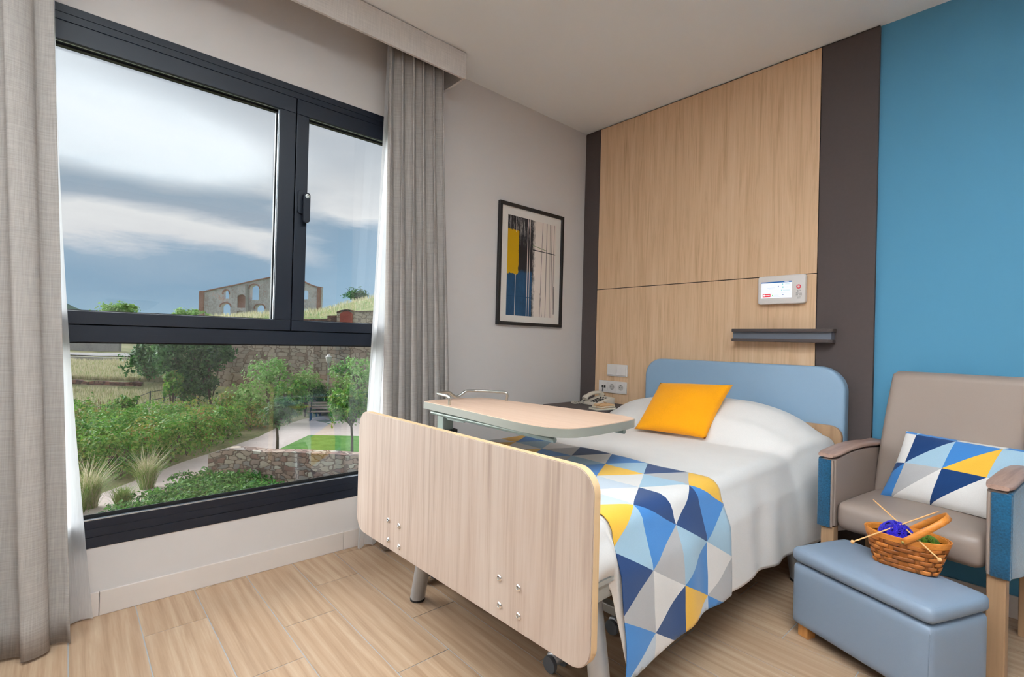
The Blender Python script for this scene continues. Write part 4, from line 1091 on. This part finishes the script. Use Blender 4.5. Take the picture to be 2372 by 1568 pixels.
def seg(a, b, n, jit=.05, seed=1):
    rg = random.Random(seed); return [(a[0]+(b[0]-a[0])*i/n+rg.uniform(-jit, jit), a[1]+(b[1]-a[1])*i/n+rg.uniform(-jit, jit)) for i in range(n+1)]
rg = random.Random(2)
P_ = seg((-13.1, 2.95), (-7.4, 8.4), 16, .02)
wallrun('stone_wall', P_, -2.9, [-2.2]+[-2.05+rg.uniform(-.02, .02) for _ in P_[1:]], .42, M_stone, 'low rough stone wall in the near garden, by the lawn', 'wall')
a_, b_ = W(505, 860, 27.2), W(1000, 860, 27.2)
P_ = seg((a_.x, a_.y), (b_.x, b_.y), 20, .05)
wallrun('retaining_wall', P_, -2.6, [1.25+rg.uniform(-.05, .05) for _ in P_], .8, M_stone2, 'tall sandstone retaining wall across the back of the garden', 'wall')
P_ = [(GP(px, 27.05).x, GP(px, 27.05).y) for px in range(60, 345, 18)]
wallrun('terrace_wall', P_, -2.5, [-1.66+rg.uniform(-.08, .04) for _ in P_], .3, M_redstone, 'low dark red dry-stone terrace wall in the dry grass slope', 'wall')
P_ = [(GP(px, 35.).x, GP(px, 35.).y) for px in range(40, 330, 24)]
wallrun('roadside_kerb', P_, -1.4, [-.78 for _ in P_], .25, M_concrete, 'pale concrete edge wall below the road, at the left', 'wall')
bm = bmesh.new(); A = [bm.verts.new(GP(px, 36.2, .06)) for px in range(40, 420, 20)]; Bq = [bm.verts.new(GP(px, 38.6, .08)) for px in range(40, 420, 20)]
for i in range(len(A)-1): bm.faces.new((A[i], A[i+1], Bq[i+1], Bq[i]))
o = obj('road', bm, M_concrete); o['kind'] = 'structure'
P_ = [(GP(px, 42.).x, GP(px, 42.).y) for px in (60, 110, 160, 210, 262, 276)]
wallrun('boundary_wall', P_, -1.2, [.9]*6, .3, M_concrete, 'grey rendered boundary wall beyond the road, at the left', 'wall')

# --- leaves, blades
def leafmat(name, cols, trans=.35):
    m, t = newmat(name); r_ = t.n('ShaderNodeNewGeometry').outputs['Random Per Island']
    n = len(cols); c = t.ramp(r_, [(i/max(1, n-1), s2l(x)) for i, x in enumerate(cols)])
    a = bsdf(t, c, .55, spec=.3); b = t.n('ShaderNodeBsdfTranslucent', inp={'Color': c}).outputs[0]
    t.out(t.n('ShaderNodeMixShader', inp={0: trans, 1: a, 2: b}).outputs[0]); return m
LM = dict(shrub=leafmat('shrub_leaves', [(58, 112, 34), (82, 142, 44), (110, 164, 62), (132, 176, 76), (150, 150, 76)]), dark=leafmat('dark_leaves', [(40, 84, 42), (62, 112, 54), (88, 138, 72)]),
          light=leafmat('light_leaves', [(116, 164, 82), (146, 188, 106), (172, 202, 128)]), ivy=leafmat('ivy_leaves', [(36, 86, 36), (56, 116, 48), (88, 150, 66), (120, 170, 84)]),
          red=leafmat('tipped_leaves', [(84, 138, 44), (122, 166, 62), (166, 164, 82), (176, 120, 84)]), grass=leafmat('green_blades', [(92, 138, 56), (134, 166, 84), (176, 184, 116)]),
          dry=leafmat('dry_blades', [(168, 168, 124), (204, 194, 158), (222, 212, 184)]))
def leafmesh(name, blobs, n, size, seed, lo=.55, elong=1.5):
    """blobs (centre, (rx,ry,rz)); n leaves spread over them, gathered in clumps"""
    rs = np.random.RandomState(seed); vol = np.array([b[1][0]*b[1][1]*b[1][2] for b in blobs])**.67; vol = vol/vol.sum()
    C_, N_r = [], []
    for (c, r), w_ in zip(blobs, vol):
        k = max(4, int(n*w_)); nc = max(3, k//14)
        d_ = rs.normal(size=(nc, 3)); d_ /= np.linalg.norm(d_, axis=1)[:, None]; rad = lo+(1-lo)*rs.rand(nc)**.6
        cc = np.array(c)+d_*rad[:, None]*np.array(r)*(1+.12*rs.normal(size=(nc, 1)))
        idx = rs.randint(0, nc, k); p_ = cc[idx]+rs.normal(size=(k, 3))*np.array(r)*.13
        C_.append(p_); N_r.append(d_[idx]+rs.normal(size=(k, 3))*.55+np.array([0, 0, .35]))
    P_ = np.concatenate(C_); N_ = np.concatenate(N_r); N_ /= np.linalg.norm(N_, axis=1)[:, None]; k = len(P_)
    a = rs.normal(size=(k, 3)); U_ = np.cross(N_, a); U_ /= np.linalg.norm(U_, axis=1)[:, None]; V_ = np.cross(N_, U_)
    s_ = size*(.6+.8*rs.rand(k))[:, None]
    Vt = np.stack([P_-U_*s_*elong*.5, P_-V_*s_*.4+N_*s_*.1, P_+U_*s_*elong*.5, P_+V_*s_*.4+N_*s_*.1], 1).reshape(-1, 3)
    me = bpy.data.meshes.new(name); me.from_pydata(Vt.tolist(), [], np.arange(4*k).reshape(-1, 4).tolist()); return me
def foliage(name, me, mat, parent=None):
    me.materials.append(mat); o = bpy.data.objects.new(name, me); link(o)
    if parent is not None: me.transform(ROOT[parent.name].inverted()); o.parent = parent
    return o
def blades(name, base, n, h, spread, seed, mat, width=.01, parent=None, lean=.35):
    """base: callable(rs)->xyz"""
    rs = np.random.RandomState(seed); V, F = [], []
    for i in range(n):
        b = np.array(base(rs)); a = rs.rand()*2*PI; dr = np.array([math.cos(a), math.sin(a), 0]); hh = h*(.6+.6*rs.rand()); l_ = lean*hh*(.3+rs.rand())
        sd = np.array([-dr[1], dr[0], 0])*width*.5; k = len(V)
        V += [b-sd, b+sd, b+dr*l_*.35+[0, 0, hh*.6]+sd*.8, b+dr*l_*.35+[0, 0, hh*.6]-sd*.8, b+dr*l_+[0, 0, hh]]
        F += [(k, k+1, k+2, k+3), (k+3, k+2, k+4)]
    me = bpy.data.meshes.new(name); me.from_pydata([tuple(v) for v in V], [], F); return foliage(name, me, mat, parent)

def shrub(p_, r, h, kind, seed, label, group=None, name='shrub', n=1100, size=.075):
    t_ = thing(name, label, 'shrub', p_, 0, group); c = Vector(p_)
    foliage('foliage', leafmesh('foliage', [((c.x, c.y, c.z+h*.5), (r, r, h*.55)), ((c.x+r*.4, c.y-r*.3, c.z+h*.75), (r*.55, r*.55, h*.3)), ((c.x-r*.35, c.y+r*.3, c.z+h*.68), (r*.6, r*.6, h*.3))], n, size, seed), LM[kind], t_)
    bm = bmesh.new(); rg = random.Random(seed)
    for k in range(4): tube([c, c+Vector((rg.uniform(-.4, .4)*r, rg.uniform(-.4, .4)*r, h*.7))], .012, 5, bm=bm)
    obj('stem', bm, M_bark, t_)
rg = random.Random(11); sd = 0
HG = 'shrubs of the dense bank between path and grass slope'
line_ = [(60, 1100), (105, 1108), (150, 1112), (200, 1120), (250, 1124), (300, 1118), (350, 1102), (400, 1086), (450, 1066), (500, 1042), (545, 1018), (588, 998)]
for i, (px, py) in enumerate(line_):
    g0 = G(px, py); d0 = dep(g0)
    k = 0
    while True:
        d = d0+.7+k*1.35+rg.uniform(-.15, .15)
        if d > min(21.8, d0+6.5) or (px > 480 and k > 2): break
        sd += 1; ppx = px+rg.uniform(-14, 14)+(k % 2)*18
        r = rg.uniform(.62, .85)
        kind = 'red' if (px > 400 and rg.random() < .5) or rg.random() < .15 else 'shrub'
        shrub(GP(ppx, d, -.05), r, rg.uniform(1.05, 1.4), kind, sd, 'bushy shrub with red-tipped leaves in the bank along the path' if kind == 'red' else 'dense green shrub in the bank along the path', HG+(' (red-tipped)' if kind == 'red' else ''), n=1000 if k < 3 else 700, size=.07)
        k += 1
def bush(px, py, rpx, d, kind, label, aspect=1., n=1800, size=.11, seed=50, name='shrub'):
    c = W(px, py, d); r = rpx/F_PX*d; zb = gz(px, d); t_ = thing(name, label, 'shrub', (c.x, c.y, zb))
    bl = [((c.x, c.y, c.z), (r, r, r*aspect))]
    rr = random.Random(seed)
    for k in range(5): bl.append(((c.x+rr.uniform(-.6, .6)*r, c.y+rr.uniform(-.6, .6)*r, c.z+rr.uniform(-.6, .75)*r*aspect), (r*.5,)*3))
    foliage('foliage', leafmesh('foliage', bl, n, size, seed), LM[kind], t_)
    bm = bmesh.new()
    for k in range(5): tube([(c.x, c.y, zb), (c.x+rr.uniform(-.5, .5)*r, c.y+rr.uniform(-.5, .5)*r, c.z+r*.3)], .03, 5, bm=bm)
    obj('stem', bm, M_bark, t_)
bush(345, 838, 46, 27.5, 'dark', 'dark spreading bush at the left end of the fig thicket', .8, 2200, .13, 51)
bush(425, 828, 56, 25.2, 'dark', 'big dark green bush in front of the left end of the retaining wall', 1., 3600, .14, 52)
bush(490, 822, 44, 25.3, 'dark', 'dark leafy bush against the retaining wall, right of the biggest dark bush', .9, 2600, .14, 53)
bush(452, 890, 44, 25, 'dark', 'dark bush low down between the fence and the retaining wall', 1., 2200, .13, 54)
bush(400, 888, 26, 24, 'shrub', 'bright green bush at the end of the metal fence', 1.1, 1300, .12, 55)
bush(285, 950, 34, 21.5, 'shrub', 'rounded green bush standing at the picket fence', .8, 1300, .10, 56)
bush(168, 968, 40, 20.5, 'shrub', 'green bush beside the sheer curtain, left of the picket fence', .9, 1300, .10, 57)
bush(572, 930, 38, 22, 'light', 'willowy pale bush beside the tipped shrubs', 1.1, 1600, .09, 58)
bush(622, 885, 48, 23.5, 'light', 'tall airy pale green bush before the retaining wall', 1.1, 2200, .09, 59)
bush(672, 922, 40, 22.5, 'shrub', 'green bush behind the small dark tree', 1., 1700, .10, 60)
bush(708, 893, 36, 24.5, 'light', 'pale bush left of the lamp post', 1.1, 1500, .09, 61)
bush(742, 925, 32, 25, 'dark', 'dark bush just behind the garden benches', .9, 1400, .11, 62)
bush(795, 880, 34, 25, 'light', 'pale airy bush right of the lamp post', 1.2, 1500, .09, 63)
bush(842, 880, 44, 24, 'light', 'pale bush beside the right sheer curtain', 1.2, 1800, .09, 64)
bush(525, 945, 36, 21.5, 'red', 'yellow-green bush with reddish tips at the top of the bank', 1., 1500, .09, 65)
bush(848, 938, 30, 21, 'dark', 'dark low bush behind the right young tree', 1., 1200, .09, 66)

# young trees
def young_tree(bp, crown, fork, label, seed, kind='shrub'):
    g0 = G(*bp); d = dep(g0); t_ = thing('young_tree', label, 'tree', g0); f = W(*fork, d); c = W(crown[0], crown[1], d); rx, rz = crown[2]/F_PX*d, crown[3]/F_PX*d
    rg = random.Random(seed)
    obj('trunk', tube([g0, g0.lerp(f, .5)+Vector((0, .02, 0)), f], .045, 8, radii=[.055, .045, .04]), M_bark, t_, True)
    bm = bmesh.new()
    for k in range(9):
        a = 2*PI*k/9; e = Vector((math.cos(a)*rx*.7, math.sin(a)*rx*.7, 0))+c+Vector((0, 0, rg.uniform(-.3, .5)*rz)); mid = f.lerp(e, .45)+Vector((0, 0, -.12*rz)); tube([f, mid, e], .02, 5, bm=bm, radii=[.028, .02, .008])
    obj('branches', bm, M_bark, t_, True)
    foliage('crown', leafmesh('crown', [(tuple(c), (rx, rx, rz)), ((c.x, c.y+rx*.3, c.z+rz*.5), (rx*.6, rx*.6, rz*.5)), ((c.x, c.y-rx*.3, c.z-rz*.1), (rx*.65, rx*.65, rz*.6))], 2600, .065, seed, .35, 2.4), LM[kind], t_)
young_tree((642, 1046), (648, 953, 34, 30), (641, 985), 'small dark young tree on the path edge, left of the lawn', 71, 'dark')
young_tree((815, 1049), (806, 938, 46, 40), (814, 988), 'young tree with forked branches standing on the lawn', 72)

# benches, lamp post, fences
def bench(px, py, rot, label):
    g0 = G(px, py); t_ = thing('garden_bench', label, 'bench', g0, rot, None)
    M_sl = plain('bench_slat', (186, 166, 150), .7)
    s_ = B(*[(-.75, .75, .05+k*.11, .14+k*.11, .42, .45) for k in range(4)]); obj('seat', s_, M_sl, t_, local=True)
    obj('backrest', B(*[(-.75, .75, .50+k*.03, .52+k*.03, .52+k*.12, .61+k*.12) for k in range(3)]), M_sl, t_, local=True)
    for x_ in (-.62, .62):
        obj('leg', B((x_-.025, x_+.025, .05, .09, 0, .62), (x_-.025, x_+.025, .46, .50, 0, .84), (x_-.025, x_+.025, .05, .5, .38, .42), (x_-.025, x_+.025, .03, .5, .60, .64)), M_fence, t_, local=True)
bench(750, 976, 1.1, 'slatted garden bench on the paved area, the nearer of the two')
bench(766, 961, 4.2, 'slatted garden bench on the paved area, the one further back')
d_ = 26.; gp = GP(763, d_); hp = W(762, 836, d_)
t_ = thing('lamp_post', 'slender garden lamp post with white head before the retaining wall', 'lamp post', gp)
obj('pole', tube([gp, (gp.x, gp.y, hp.z)], .04, 8), M_greymetal, t_, True)
obj('lamp_head', lathe([(.06, -.1), (.12, -.02), (.17, .22), (.10, .27), (.05, .34)], (gp.x, gp.y, hp.z), 14), M_white, t_, True)
t_ = thing('metal_fence', 'dark metal fence climbing the slope in front of the dark bushes', 'fence', GP(340, 23.5))
fp = [GP(px, d) for px, d in ((322, 22.6), (352, 23.6), (384, 24.6), (410, 25.4))]
for p_ in fp: obj('post', tube([p_-Vector((0, 0, .1)), p_+Vector((0, 0, .95))], .03, 6), M_fence, t_)
bm = bmesh.new()
for zz in (.9, .5, .12):
    for a_, b_ in zip(fp, fp[1:]): tube([a_+Vector((0, 0, zz)), b_+Vector((0, 0, zz))], .016, 5, bm=bm)
obj('rail', bm, M_fence, t_)
t_ = thing('picket_fence', 'weathered split-picket fence across the foot of the dry slope', 'fence', GP(240, 22.))
for i in range(34):
    px = 176+i*4.1; p_ = GP(px, 21.9+.3*math.sin(i)); h_ = .75+.14*math.sin(i*2.3)
    obj('picket', B((p_.x-.012, p_.x+.012, p_.y-.02, p_.y+.02, p_.z-.05, p_.z+h_)), M_picket, t_)
bm = bmesh.new(); tube([GP(176, 21.93, .6), GP(312, 21.93, .6)], .008, 4, bm=bm); tube([GP(176, 21.93, .25), GP(312, 21.93, .25)], .008, 4, bm=bm); obj('wire', bm, M_fence, t_)

# dry grass of the slope, green ground cover, feather grasses
def dry_base(rs):
    px = 60+rs.rand()*370; d = 21.8+rs.rand()**.8*12.5
    if 26.8 < d < 27.4: d = 27.5
    return tuple(GP(px, d, -.02))
tag(blades('dry_grass', dry_base, 26000, .34, 0, 5, LM['dry'], .022), 'tall dry straw-coloured grass over the slope', 'grass', kind='stuff')
def gb2(rs):
    px = 60+rs.rand()*330; d = 21.8+rs.rand()*12.
    if 26.6 < d < 27.6: d = 27.8
    return tuple(GP(px, d, -.02))
tag(blades('meadow_grass', gb2, 5000, .3, 0, 6, LM['grass'], .025), 'green grass growing among the dry grass of the slope', 'grass', kind='stuff')
def hb(rs):
    px = 430+rs.rand()*600; d = 44+rs.rand()*48; return tuple(HP(px, d, -.03))
tag(blades('hill_grass', hb, 9000, .5, 0, 7, LM['dry'], .05), 'dry grass along the crest of the hill below the ruin', 'grass', kind='stuff')
bl = []
for px, py, r in ((330, 1168, .6), (385, 1150, .8), (440, 1135, .8), (495, 1122, .8), (545, 1112, .7), (585, 1118, .5), (440, 1170, .9), (520, 1150, .8), (360, 1190, .8), (600, 1145, .6), (420, 1110, .4), (480, 1100, .35), (560, 1140, .8), (650, 1140, .8), (300, 1200, .6)):
    p_ = G(px, py, -2.7); bl.append(((p_.x, p_.y, -2.78), (r, r, .28)))
iv = foliage('ground_cover', leafmesh('ground_cover', bl, 15000, .06, 80, .5), LM['ivy']); tag(iv, 'dark green creeping ground cover below the window, spilling towards the low wall', 'ground cover', kind='stuff')
bl = []
for px, py, d, r in ((470, 1095, 13.9, .2), (575, 1085, 13.2, .16), (580, 1105, 13.1, .16), (545, 1060, 13.4, .10)):
    p_ = W(px, py, d); bl.append((tuple(p_), (r, r, r)))
for px, py, h, k, s_, nm in ((205, 1178, .95, 'dry', 1, 'tall pale feather grass nearest the sheer curtain'), (285, 1172, .55, 'grass', 2, 'green grass tuft between the two pale feather grasses'), (340, 1132, .85, 'dry', 3, 'pale feather grass tuft at the edge of the ground cover'), (172, 1192, .6, 'grass', 4, 'short green tuft at the foot of the tallest feather grass')):
    p_ = G(px, py)
    t_ = thing('grass_tuft', nm, 'grass', p_)
    def cb_(rs, p_=p_): a = rs.rand()*2*PI; r = rs.rand()*.16; return (p_.x+r*math.cos(a), p_.y+r*math.sin(a), -2.9)
    blades('blades', cb_, 420, h*.8, 0, 90+s_, LM['grass'], .012, t_, .8)
    if k == 'dry': blades('plumes', cb_, 160, h*1.15, 0, 95+s_, LM['dry'], .016, t_, .6)

# ruin on the hill
RD = 88.
def RW(px, py, back=0.):
    """point of the ruin's facade plane"""
    base = CAM + rt*((px-1186)/F_PX*RD) + Vector((fwd.x, fwd.y, 0)).normalized()*(RD+back); return Vector((base.x, base.y, CAM.z+(hz(px)-py)/F_PX*RD))
def holed(outer, holes, th, back0=0.):
    bm = bmesh.new(); es = []
    for loop in [outer]+holes:
        vs = [bm.verts.new(RW(x, y, back0)) for x, y in loop]
        for a, b in zip(vs, vs[1:]+vs[:1]): es.append(bm.edges.new((a, b)))
    bmesh.ops.triangle_fill(bm, edges=es, use_beauty=True)
    r_ = bmesh.ops.extrude_face_region(bm, geom=bm.faces[:]); dv = Vector((fwd.x, fwd.y, 0)).normalized()*th
    for v in [g for g in r_['geom'] if isinstance(g, bmesh.types.BMVert)]: v.co += dv
    bmesh.ops.recalc_face_normals(bm, faces=bm.faces[:]); return bm
def arch(x0, x1, yt, yb, rise=None):
    rise = rise or (x1-x0)*.4; pts = [(x1, yb), (x1, yt+rise)]
    for k in range(1, 8): a = PI*k/8; pts.append(((x0+x1)/2+(x1-x0)/2*math.cos(a), yt+rise-rise*math.sin(a)))
    return pts+[(x0, yt+rise), (x0, yb)]
ru = thing('ruined_building', 'roofless ruined masonry building with arched openings on the hilltop', 'ruin', RW(600, 735))
rg = random.Random(9)
topl = [(461, 675), (471, 675), (490, 670.5), (514.6, 665.5), (540, 660.5), (564, 655), (590, 649), (615, 644), (640.7, 638.4), (662, 634), (684, 644), (707.6, 656), (720, 661), (732.8, 664.5), (740, 665.5)]
outer = [(461, 745)]+[(x, y+rg.uniform(-.6, .6)) for x, y in topl]+[(740.5, 690), (739.5, 745)]
holes = [arch(513.7, 528.2, 672, 691.7, 3), arch(509.4, 531.5, 703, 744, 8), arch(576, 596.7, 660.3, 694.6, 7), arch(589, 610.6, 706, 743.9, 8), arch(635, 656, 710, 743.8, 8), arch(690, 711.5, 671, 693, 6), arch(689, 713, 714, 743.7, 7), arch(547, 566, 681.7, 713, 6), arch(547, 563.5, 719, 743.6, 4), arch(633, 652, 664, 692, 7)]
obj('facade', holed(outer, holes, .9), M_ruinwall, ru)
obj('brick_infill', holed(arch(546.5, 566.5, 681, 714, 6), [], .3, .35), M_niche, ru); obj('brick_infill', holed(arch(546.5, 564, 718.6, 744, 4), [], .3, .35), M_ruinwall, ru)
def rbox(x0, x1, y0, y1, a, b): return holed([(x0, y1), (x0, y0), (x1, y0), (x1, y1)], [], b-a, a)
obj('buttress', holed([(572, 745), (568, 661), (572, 659), (578, 745)], [], .8, -.5), M_concrete, ru)
obj('corner_pier', rbox(461, 471, 675, 745, -.35, 0.), M_niche, ru); obj('corner_pier', rbox(733, 741, 665.5, 745, -.35, 0.), M_niche, ru)
cp_ = bmesh.new()
for a, b in zip(topl, topl[1:]): 
    tmp_ = holed([(a[0], a[1]+1.2), (a[0], a[1]-1.2), (b[0], b[1]-1.2), (b[0], b[1]+1.2)], [], 1.3, -.2); me_ = bpy.data.meshes.new('t'); tmp_.to_mesh(me_); tmp_.free(); cp_.from_mesh(me_); bpy.data.meshes.remove(me_)
obj('wall_coping', cp_, M_niche, ru)
for x0, x1, yt in ((512, 530, 669.8), (507, 534, 699.6), (573.5, 599, 656.8), (586.5, 613, 702.8), (632.5, 658.5, 706.8)):
    o_ = arch(x0, x1, yt, yt+12, 9); i_ = arch(x0+2, x1-2, yt+2.2, yt+11.9, 7.5)
    obj('arch_surround', holed([(x1, yt+12)]+o_[1:-1]+[(x0, yt+12), (x0+2, yt+12)]+i_[1:-1][::-1]+[(x1-2, yt+12)], [], .3, -.12), M_niche, ru)
# brick arch structure and low walls on the slope
def at_d(px, py, d, back=0.):
    b = CAM + rt*((px-1186)/F_PX*d) + Vector((fwd.x, fwd.y, 0)).normalized()*(d+back); return Vector((b.x, b.y, CAM.z+(hz(px)-py)/F_PX*d))
def flat(pts, d, th, bm=None):
    bm = bm or bmesh.new(); A = [bm.verts.new(at_d(x, y, d)) for x, y in pts]; Bq = [bm.verts.new(at_d(x, y, d, th)) for x, y in pts]; n = len(pts)
    bm.faces.new(A); bm.faces.new(Bq[::-1])
    for i in range(n): bm.faces.new((A[i], Bq[i], Bq[(i+1) % n], A[(i+1) % n]))
    bmesh.ops.recalc_face_normals(bm, faces=bm.faces[:]); return bm
t_ = thing('brick_arch_wall', 'small stone wall with a bricked-up red arch on the hillside', 'wall', at_d(800, 765, 36))
obj('stone_part', flat([(779, 775), (779, 721), (790, 718.5), (800.7, 717), (812, 718.5), (822, 721.5), (900, 719), (960, 719), (960, 775)], 36, .6), M_stone2, t_)
obj('brick_arch', flat([(786, 774)]+[(800.5-14.5*math.cos(PI*k/10), 729-8*math.sin(PI*k/10)) for k in range(11)]+[(815, 774)], 35.93, .2), M_brick, t_)
obj('coping', flat([(778, 722), (789, 718), (800.7, 716.2), (813, 718), (823, 720.6), (900, 718), (900, 720), (823, 722.5), (812, 720), (800.7, 718.4), (790, 720.4), (778, 724)], 35.9, .8), M_redstone, t_)
wb = tag(obj('stone_wall', flat([(757, 775), (757, 731), (779, 730.5), (779, 775)], 36.3, .5, flat([(640, 775), (640, 741), (706, 738.5), (757, 737.5), (757, 775)], 36.4, .5)), M_redstone), 'low red stone wall stepping down left of the bricked-up arch', 'wall')
def tree_at(px, py, rxp, rzp, d, kind, label, n, size, lo, zb=None, name='tree'):
    c = W(px, py, d); rx, rz = rxp/F_PX*d, rzp/F_PX*d; zb = zb if zb is not None else c.z-rz*1.2; t_ = thing(name, label, 'tree', (c.x, c.y, zb))
    rg = random.Random(int(px)); bl = [(tuple(c), (rx, rx, rz))]
    for k in range(5): bl.append(((c.x+rg.uniform(-.5, .5)*rx, c.y+rg.uniform(-.6, .6)*rx, c.z+rg.uniform(-.3, .5)*rz), (rx*.5, rx*.5, rz*.5)))
    foliage('crown', leafmesh('crown', bl, n, size, int(px), lo), LM[kind], t_)
    bm = bmesh.new()
    for k in range(9): tube([(c.x, c.y, zb), (c.x+rg.uniform(-.2, .2)*rx, c.y+rg.uniform(-.2, .2)*rx, c.z-rz*.3), (c.x+rg.uniform(-.8, .8)*rx, c.y+rg.uniform(-.8, .8)*rx, c.z+rg.uniform(.0, .8)*rz)], .03, 5, bm=bm, radii=[.09, .05, .02])
    obj('branches', bm, M_bark, t_)
tree_at(828, 684, 28, 20, 60, 'dark', 'small dark tree on the skyline of the grassy hill', 1500, .16, .3, 4.9)
tree_at(273, 722, 42, 22, 62, 'light', 'round light green tree top showing above the window rail', 2600, .24, .5, -.6)
tree_at(435, 726, 34, 14, 58, 'light', 'leafy green shrub in front of the left corner of the ruin', 700, .26, .2, 1.6)
tree_at(855, 712, 22, 12, 52, 'shrub', 'green bush on the hillside above the bricked-up arch', 900, .2, .4, 4.)
